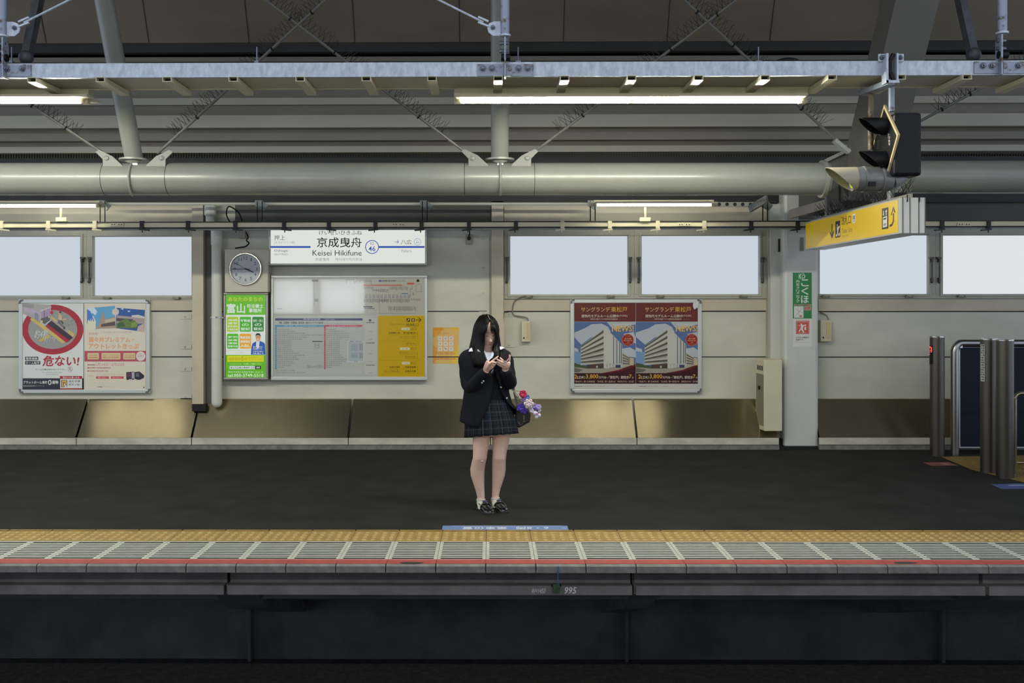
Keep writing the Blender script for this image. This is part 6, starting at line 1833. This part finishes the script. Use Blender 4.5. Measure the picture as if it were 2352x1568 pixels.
sleeve([(1080, 813, .0), (1070, 822, .0), (1071.5, 848, .005), (1073, 872, -.01), (1080, 888, -.05), (1091, 881, -.11), (1104, 866, -.165), (1116.5, 852, -.205)], [.028, .057, .056, .054, .055, .051, .045, .038])
sleeve([(1153, 812, .0), (1162, 822, .0), (1167, 848, .005), (1170, 868, -.01), (1171, 878, -.05), (1169, 872, -.10), (1165, 860, -.145), (1161.5, 849, -.185)], [.028, .053, .050, .051, .054, .050, .046, .042])
# lapels
for (pts, dy) in (([(1098, 806), (1110, 806), (1118, 830), (1127, 852), (1113, 834), (1104, 826)], -.112), ([(1136, 806), (1144, 808), (1142, 826), (1137, 842), (1132, 852), (1130, 830)], -.112)):
    b = MB(); b.prism([P(x, y, dy - 0.0006 * (y - 800)) for x, y in pts], (0, 0.008, 0)); b.build('lapel', NAVY, blz)
SILV = mat('silver_button', (196, 196, 190), 0.22, 0.9)
for (x, y, dy) in ((1150.5, 889, -.125), (1164, 914.5, -.128), (1110.5, 875, -.215), (1107, 879, -.205), (1171.3, 853.5, -.19), (1173, 858, -.185)):
    b = MB(); b.lathe(P(x, y, dy), (0.1, -1, 0.15), [(0, .0062), (.003, .0062), (.005, .003)], 12); b.build('button', SILV, blz, smooth=0.7)
# knitted vest and shirt
b = MB(); b.loft([ringpts(P(cx, py, 0), r * PX, ry, 28) for (py, cx, r, ry) in ((822, 1118, 33, .078), (850, 1119, 42, .096), (880, 1119, 43, .104), (910, 1121, 45, .108), (938, 1124, 47, .112))]); b.build('knit_vest', VESTM, girl, smooth=1.5)
b = MB()
b.prism([P(1107, 806, -.070), P(1121, 829, -.108), P(1121, 818, -.085), P(1113, 803, -.055)], (0, .006, 0))
b.prism([P(1121, 829, -.108), P(1134, 812, -.080), P(1131, 806, -.055), P(1121, 818, -.085)], (0, .006, 0))
b.prism([P(1109, 808, -.068), P(1133, 810, -.070), P(1121.5, 834, -.104)], (0, .004, 0), 0)
b.prism([P(1108.5, 805, -.100), P(1113, 809, -.118), P(1121, 829.5, -.128), P(1118, 826, -.118), P(1110, 813, -.105)], (0, .004, 0))
b.prism([P(1132, 808, -.112), P(1135.5, 813, -.118), P(1131, 821, -.122), P(1121, 829.5, -.128), P(1125, 820, -.122)], (0, .004, 0))
b.build('shirt_collar', SHIRT, girl)
b = MB()
b.prism([P(1076, 807, -.085), P(1079, 800.5, -.070), P(1086, 797, -.055), P(1087, 806.5, -.095)], (0, .005, 0))
b.build('collar_tip', SHIRT, girl)
b = MB()
b.prism([P(1096.5, 801.5, -.135), P(1099, 803, -.138), P(1104, 808.5, -.140), P(1097, 806, -.136)], (0, .004, 0))
b.build('collar_tip', SHIRT, girl)
b = MB()
b.prism([P(1147, 795.5, -.050), P(1152, 796, -.055), P(1159.5, 798.5, -.070), P(1149, 803, -.095)], (0, .005, 0))
b.build('collar_tip', SHIRT, girl)
b = MB(); b.prism([P(1127, 838, -.150), P(1136, 840, -.160), P(1134, 858, -.150), P(1128, 862, -.140), P(1125, 850, -.140)], (0, .008, 0)); b.build('ribbon_tie', mat('navy_striped_tie', (34, 34, 58), 0.6), girl)
b = MB(); b.obox(P(1128, 856, -.157), P(1133, 848.5, -.166), .0015, .004); b.obox(P(1131.5, 836, -.158), P(1135, 840, -.166), .0015, .004); b.build('tie_stripe', SHIRT, girl)

# --- pleated plaid skirt
pm = bpy.data.materials.new('plaid_wool'); pm.use_nodes = True
nt = pm.node_tree; bs = nt.nodes['Principled BSDF']; bs.inputs['Roughness'].default_value = 0.85; bs.inputs['Specular IOR Level'].default_value = 0.2
uvn = nt.nodes.new('ShaderNodeUVMap'); uvn.uv_map = 'map'
sep = nt.nodes.new('ShaderNodeSeparateXYZ'); nt.links.new(uvn.outputs[0], sep.inputs[0])
def mnode(op, a, b_=None):
    m = nt.nodes.new('ShaderNodeMath'); m.operation = op
    for k, v in enumerate((a, b_)):
        if v is None: continue
        if isinstance(v, (int, float)): m.inputs[k].default_value = v
        else: nt.links.new(v, m.inputs[k])
    return m.outputs[0]
def stripe(src, per, w, ph=0.0):
    return mnode('LESS_THAN', mnode('FRACT', mnode('ADD', mnode('DIVIDE', src, per), ph)), w)
ux, uy = sep.outputs[0], sep.outputs[1]
fine = mnode('MINIMUM', mnode('ADD', mnode('ADD', stripe(ux, .085, .05), mnode('MULTIPLY', stripe(ux, .085, .04, .35), .5)), mnode('ADD', stripe(uy, .062, .055, .2), mnode('MULTIPLY', stripe(uy, .062, .05, .6), .4))), 1.2)
wide = mnode('MULTIPLY', mnode('ADD', stripe(ux, .085, .5, .7), stripe(uy, .062, .5, .4)), .5)
mx = nt.nodes.new('ShaderNodeMix'); mx.data_type = 'RGBA'
mx.inputs[6].default_value = rgb((14, 16, 22)); mx.inputs[7].default_value = rgb((24, 32, 42)); nt.links.new(wide, mx.inputs[0])
mx2 = nt.nodes.new('ShaderNodeMix'); mx2.data_type = 'RGBA'
nt.links.new(mx.outputs[2], mx2.inputs[6]); mx2.inputs[7].default_value = rgb((64, 69, 76)); nt.links.new(fine, mx2.inputs[0])
nt.links.new(mx2.outputs[2], bs.inputs['Base Color'])
sk = MB(); rows, uvs = [], []
NA, NV = 168, 16
SK = [(918, 1078, 1168, .112), (940, 1073, 1176, .125), (970, 1069, 1186, .140), (1004, 1067.5, 1192, .150)]
for i in range(NV + 1):
    t = i / NV; row = []
    for j in range(NA):
        ph = 2 * PI * j / NA
        hem = 999 - 5.0 * math.sin(ph) if True else 0
        y = lerp(918, hem, t)
        L, R_, d_ = interp(SK, y)
        saw = (ph * 21 / (2 * PI)) % 1.0
        fold = 1 + (0.05 * t + 0.008) * (saw - 0.5)
        cx_, a_ = (L + R_) / 2, (R_ - L) / 2
        row.append(P(cx_ + a_ * fold * math.sin(ph), y + 1.2 * t * math.sin(saw * PI), -d_ * fold * math.cos(ph)))
        uvs.append((ph * 0.20 + 0.0001, (1 - t) * 0.27 + 0.0001))
    rows.append(row)
sk.loft(rows, False, False, uvs=uvs)
sk.build('pleated_skirt', pm, girl, smooth=0.5, solid=0.003)

# --- socks and loafers
def shoe(heel, toe, name):
    h, tt = WZ(heel[0], heel[1], 0.0), WZ(toe[0], toe[1], 0.0)
    d = (tt - h); d.z = 0; Ls = d.length; d.normalize()
    sd = Vector((-d.y, d.x, 0)); up_ = Vector((0, 0, 1))
    prof = [(0.0, .020, .040), (.02, .028, .058), (.10, .032, .062), (.25, .033, .058), (.40, .034, .054), (.52, .038, .060), (.62, .042, .056), (.75, .044, .044), (.88, .040, .036), (.96, .028, .028), (1.0, .012, .020)]
    b = MB(); rings = []
    for (u, w, z) in prof:
        c = h + d * (u * Ls)
        ring = []
        for k in range(16):
            a_ = PI * k / 15
            ring.append(c + sd * (w * math.cos(a_)) + up_ * (.010 + (z - .010) * math.sin(a_) ** 0.6))
        rings.append(ring)
    b.loft(rings, True, True)
    o = b.build(name, SHOEM, girl, smooth=0.9)
    b = MB(); pts = []
    for sgn_ in (1, -1):
        for (u, w, z) in (prof if sgn_ > 0 else prof[::-1]):
            pts.append(h + d * (u * Ls + (.004 if u > .9 else -.004 if u < .1 else 0)) + sd * (sgn_ * (w + .004)))
    b.prism([p + up_ * 0.001 for p in pts], (0, 0, .012)); b.build('sole', SOLEM, o)
    # strap over the instep and the raised seam round the toe
    b = MB(); c = h + d * (.57 * Ls)
    b.tube([c + sd * (.043 * math.cos(a_)) + up_ * (.012 + .053 * math.sin(a_) ** 0.6) for a_ in [PI * (0.08 + 0.84 * k / 14) for k in range(15)]], .006, 8, flat=1.0); b.build('strap', SHOEM, o, smooth=1)
    b = MB(); c2 = lambda u, w, z: h + d * (u * Ls) + sd * w + up_ * z
    b.tube(catmull([c2(.60, .030, .052), c2(.74, .031, .046), c2(.86, .022, .040), c2(.91, 0, .038), c2(.86, -.022, .040), c2(.74, -.031, .046), c2(.60, -.030, .052)], 24), .0035, 6); b.build('apron_seam', SHOEM, o, smooth=1)
    b = MB(); b.tube([c2(.50, .018, .068), c2(.505, 0, .074), c2(.50, -.018, .068)], .010, 8); b.build('tongue', mat('tongue_blue_reflection', (22, 30, 60), 0.2, coat=0.4), o, smooth=1)  # blue reflection on the black leather put into the tongue colour
    b = MB(); b.tube([c2(.45, .034, .050), c2(.28, .034, .056), c2(.10, .030, .060), c2(.01, 0, .056), c2(.10, -.030, .060), c2(.28, -.034, .056), c2(.45, -.034, .050)], .004, 6); b.build('collar_edge', SHOEM, o, smooth=1)
    return h, d, Ls
shoe((1098.5, 1165), (1129, 1182), 'loafer')
shoe((1131.5, 1162), (1160, 1179), 'loafer')
for leg, off, top, rows_ in ((legL, -.01, 1146, 6), (legR, .0, 1143, 6)):
    b = MB(); rings = []
    for k in range(9):
        y = top + k * 2.6
        tab = [(p[0],) + p[1:] for p in leg]
        cx_, r_q, dy_, ry_q = interp(tab, y)
        rings.append(ringpts(P(cx_, y, off + dy_), r_q * PX + .0035, ry_q + .0035, 24))
    b.loft(rings, False, False)
    b.tube([p for p in rings[0]] + [rings[0][0]], .0030, 6)
    b.build('ankle_sock', SOCKM, girl, smooth=1.2)
b = MB(); b.ball(P(1107.5, 1059, -.075), (.012, .008, .008), 10, 7); b.build('plaster', mat('knee_plaster', (200, 180, 166), 0.6), girl, smooth=1)

# ------------------------------------------------------------------ phone in her hand
ph = thing('smartphone', 'dark-backed smartphone with a pale edge held in both hands', 'phone', P(1160, 822, -.225))
c0 = P(1160.5, 821.0, -.200)
lx_ = (P(1166.5, 812.5, -.165) - P(1152.5, 830.5, -.285)); Lp = 0.142
lx_ = lx_.normalized()
wx_ = (P(1168, 820, -.225) - P(1152, 823, -.245)); wx_ = (wx_ - lx_ * wx_.dot(lx_)).normalized()
nx_ = wx_.cross(lx_).normalized()
if nx_.y > 0: nx_ = -nx_
def slab(hw, hl, t0, t1):
    return [c0 + wx_ * sx * hw + lx_ * sy * hl + nx_ * tz for tz in (t0, t1) for sx, sy in ((-1, -1), (1, -1), (1, 1), (-1, 1))]
BOXF = [(3, 2, 1, 0), (4, 5, 6, 7), (0, 1, 5, 4), (1, 2, 6, 5), (2, 3, 7, 6), (3, 0, 4, 7)]
b = MB(); b.add(slab(.031, .061, -.004, .004), BOXF); b.build('body', mat('phone_edge', (206, 178, 176), 0.3, 0.3), ph, bevel=.003)
b = MB(); b.add(slab(.0285, .0585, .0040, .0052), BOXF); b.build('back_cover', mat('phone_back', (34, 20, 25), 0.5, spec=0.12), ph, bevel=.001)
b = MB(); b.add(slab(.028, .058, -.0052, -.0040), BOXF); b.build('screen', emat('phone_screen', (150, 170, 210), 0.5), ph)
b = MB()
for (u, v) in ((-.014, .045), (-.014, .027), (.002, .045)):
    b.lathe(c0 + wx_ * u + lx_ * v + nx_ * .005, nx_, [(0, .007), (.003, .007), (.003, .004)], 12)
b.build('camera_lens', mat('lens_black', (16, 16, 20), 0.1, coat=0.5), ph, smooth=0.6)

# ------------------------------------------------------------------ bag on her shoulder and the charms hanging from it
bag = thing('shoulder_bag', 'black boxy school bag hanging behind the girl at her hip', 'bag', P(1198, 983, .02))
b = MB()
b.prism([P(1184, 934, -.02), P(1212, 936, -.02), P(1219, 951, -.02), P(1217.5, 969, -.02), P(1192, 983, -.02), P(1184, 979, -.02)], (0, .12, 0)); b.build('body', mat('black_bag_nylon', (13, 13, 14), 0.6), bag, bevel=.012)
b = MB(); b.tube(catmull([P(1190, 936, .0), P(1181, 900, .02), P(1176, 860, .06), P(1166, 815, .08), P(1153, 800, .02), P(1150, 812, -.09), P(1152, 830, -.12), P(1160, 850, -.10)], 40), .012, 8, flat=0.4); b.build('strap', mat('grey_strap', (40, 39, 40), 0.6), bag, smooth=1)
b = MB(); b.pbox(1202, 954, 1205, 964, YG - .030, YG - .018); b.pbox(1201.5, 966, 1205, 969, YG - .032, YG - .018); b.build('zip_pull', SILV, bag)
b = MB(); b.obox(P(1190, 968, -.026), P(1196, 977, -.026), .003, .005); b.obox(P(1198, 976, -.026), P(1201, 971, -.026), .002, .003); b.build('piping', mat('grey_piping', (90, 90, 88), 0.6), bag)
b = MB(); b.pbox(1175, 893.5, 1179, 896.5, YG - .075, YG - .06); b.build('strap_clip', SILV, bag)

ch = thing('flower_charm', 'bunch of pink, cream and purple flower charms hanging from the bag', 'bag charm', P(1178, 896, -.07))
def petals(name, cx, cy, dy, R_, n, c, layers=2, cup=.35, mid=None):
    b = MB(); c0_ = P(cx, cy, dy)
    for L in range(layers):
        rr = R_ * (1 - .36 * L)
        for k in range(n):
            a_ = 2 * PI * (k + .5 * L) / n
            d_ = Vector((math.cos(a_), 0, math.sin(a_)))
            M_ = Matrix.Rotation(-a_, 3, 'Y') @ Matrix.Rotation(-cup, 3, 'Z')
            b.ball(c0_ + d_ * (rr * .58) + Vector((0, -.008 - .010 * L, 0)), (rr * .48, rr * .18, rr * .40), 10, 7, 0, M_)
    o = b.build(name, mat('charm_%02x%02x%02x' % c, c, 0.6, var=.12, scale=50), ch, smooth=2)
    if mid:
        b = MB(); b.ball(c0_ + Vector((0, -.030, 0)), R_ * .17, 10, 7); b.build('flower_centre', mat('charm_%02x%02x%02x' % mid, mid, 0.25), o, smooth=2)
    return o
petals('rose', 1201, 904, -.095, .034, 6, (196, 52, 92), 3, .9)
petals('purple_blossom', 1196.5, 935, -.075, .036, 5, (84, 58, 168), 2)
petals('purple_blossom', 1204, 943, -.078, .026, 5, (72, 46, 150), 2)
petals('lilac_blossom', 1205, 917, -.082, .028, 5, (150, 128, 192), 2)
petals('blue_blossom', 1212, 911, -.088, .017, 5, (70, 104, 190), 1)
petals('cream_blossom', 1214.5, 926.5, -.105, .038, 6, (206, 186, 184), 2, .3, (236, 216, 232))
petals('lilac_blossom', 1227, 932, -.085, .024, 5, (146, 124, 190), 2)
petals('white_blossom', 1221, 942, -.098, .020, 5, (198, 186, 204), 2)
petals('lilac_blossom', 1237, 934, -.090, .022, 6, (172, 156, 204), 2)
petals('pale_blossom', 1238, 942, -.092, .016, 5, (196, 180, 200), 1)
b = MB(); b.tube(catmull([P(1222, 946, -.085), P(1228, 938, -.10), P(1235, 942, -.10), P(1230, 948, -.09)], 14), .010, 8, flat=.4); b.build('purple_bow', mat('bow_purple', (76, 44, 160), 0.5), ch, smooth=2)
b = MB(); b.ball(P(1230, 949, -.100), (.020, .018, .018), 14, 10); b.ball(P(1232, 957, -.100), (.014, .013, .015), 12, 9); b.ball(P(1238.5, 953.5, -.098), (.013, .012, .015), 12, 9); b.ball(P(1226.5, 947, -.100), (.012, .012, .012), 10, 8)
pp = b.build('white_pompom', mat('fluffy_white', (206, 196, 214), 0.9, bump=.6, scale=120), ch, smooth=2)
b = MB(); b.ball(P(1233.5, 949.5, -.118), (.006, .004, .006), 8, 6); b.build('pink_bead', mat('pink_bead', (196, 84, 140), 0.3), pp)
b = MB()
for (x, y) in ((1192, 916), (1196, 920), (1189, 911), (1199, 926)):
    b.ball(P(x, y, -.085), (.008, .006, .010), 8, 6)
b.build('green_leaf', mat('leaf_sage', (120, 134, 104), 0.6), ch, smooth=2)
for (x1, y1) in ((1192, 910), (1190, 918), (1200, 900)):
    b = MB(); b.tube(catmull([P(1178, 897, -.072), P((1178 + x1) / 2 + 1, (897 + y1) / 2 - 1, -.078), P(x1, y1, -.08)], 10), .0035, 6); b.build('cord', mat('cord_beige', (150, 138, 112), 0.6), ch, smooth=1)
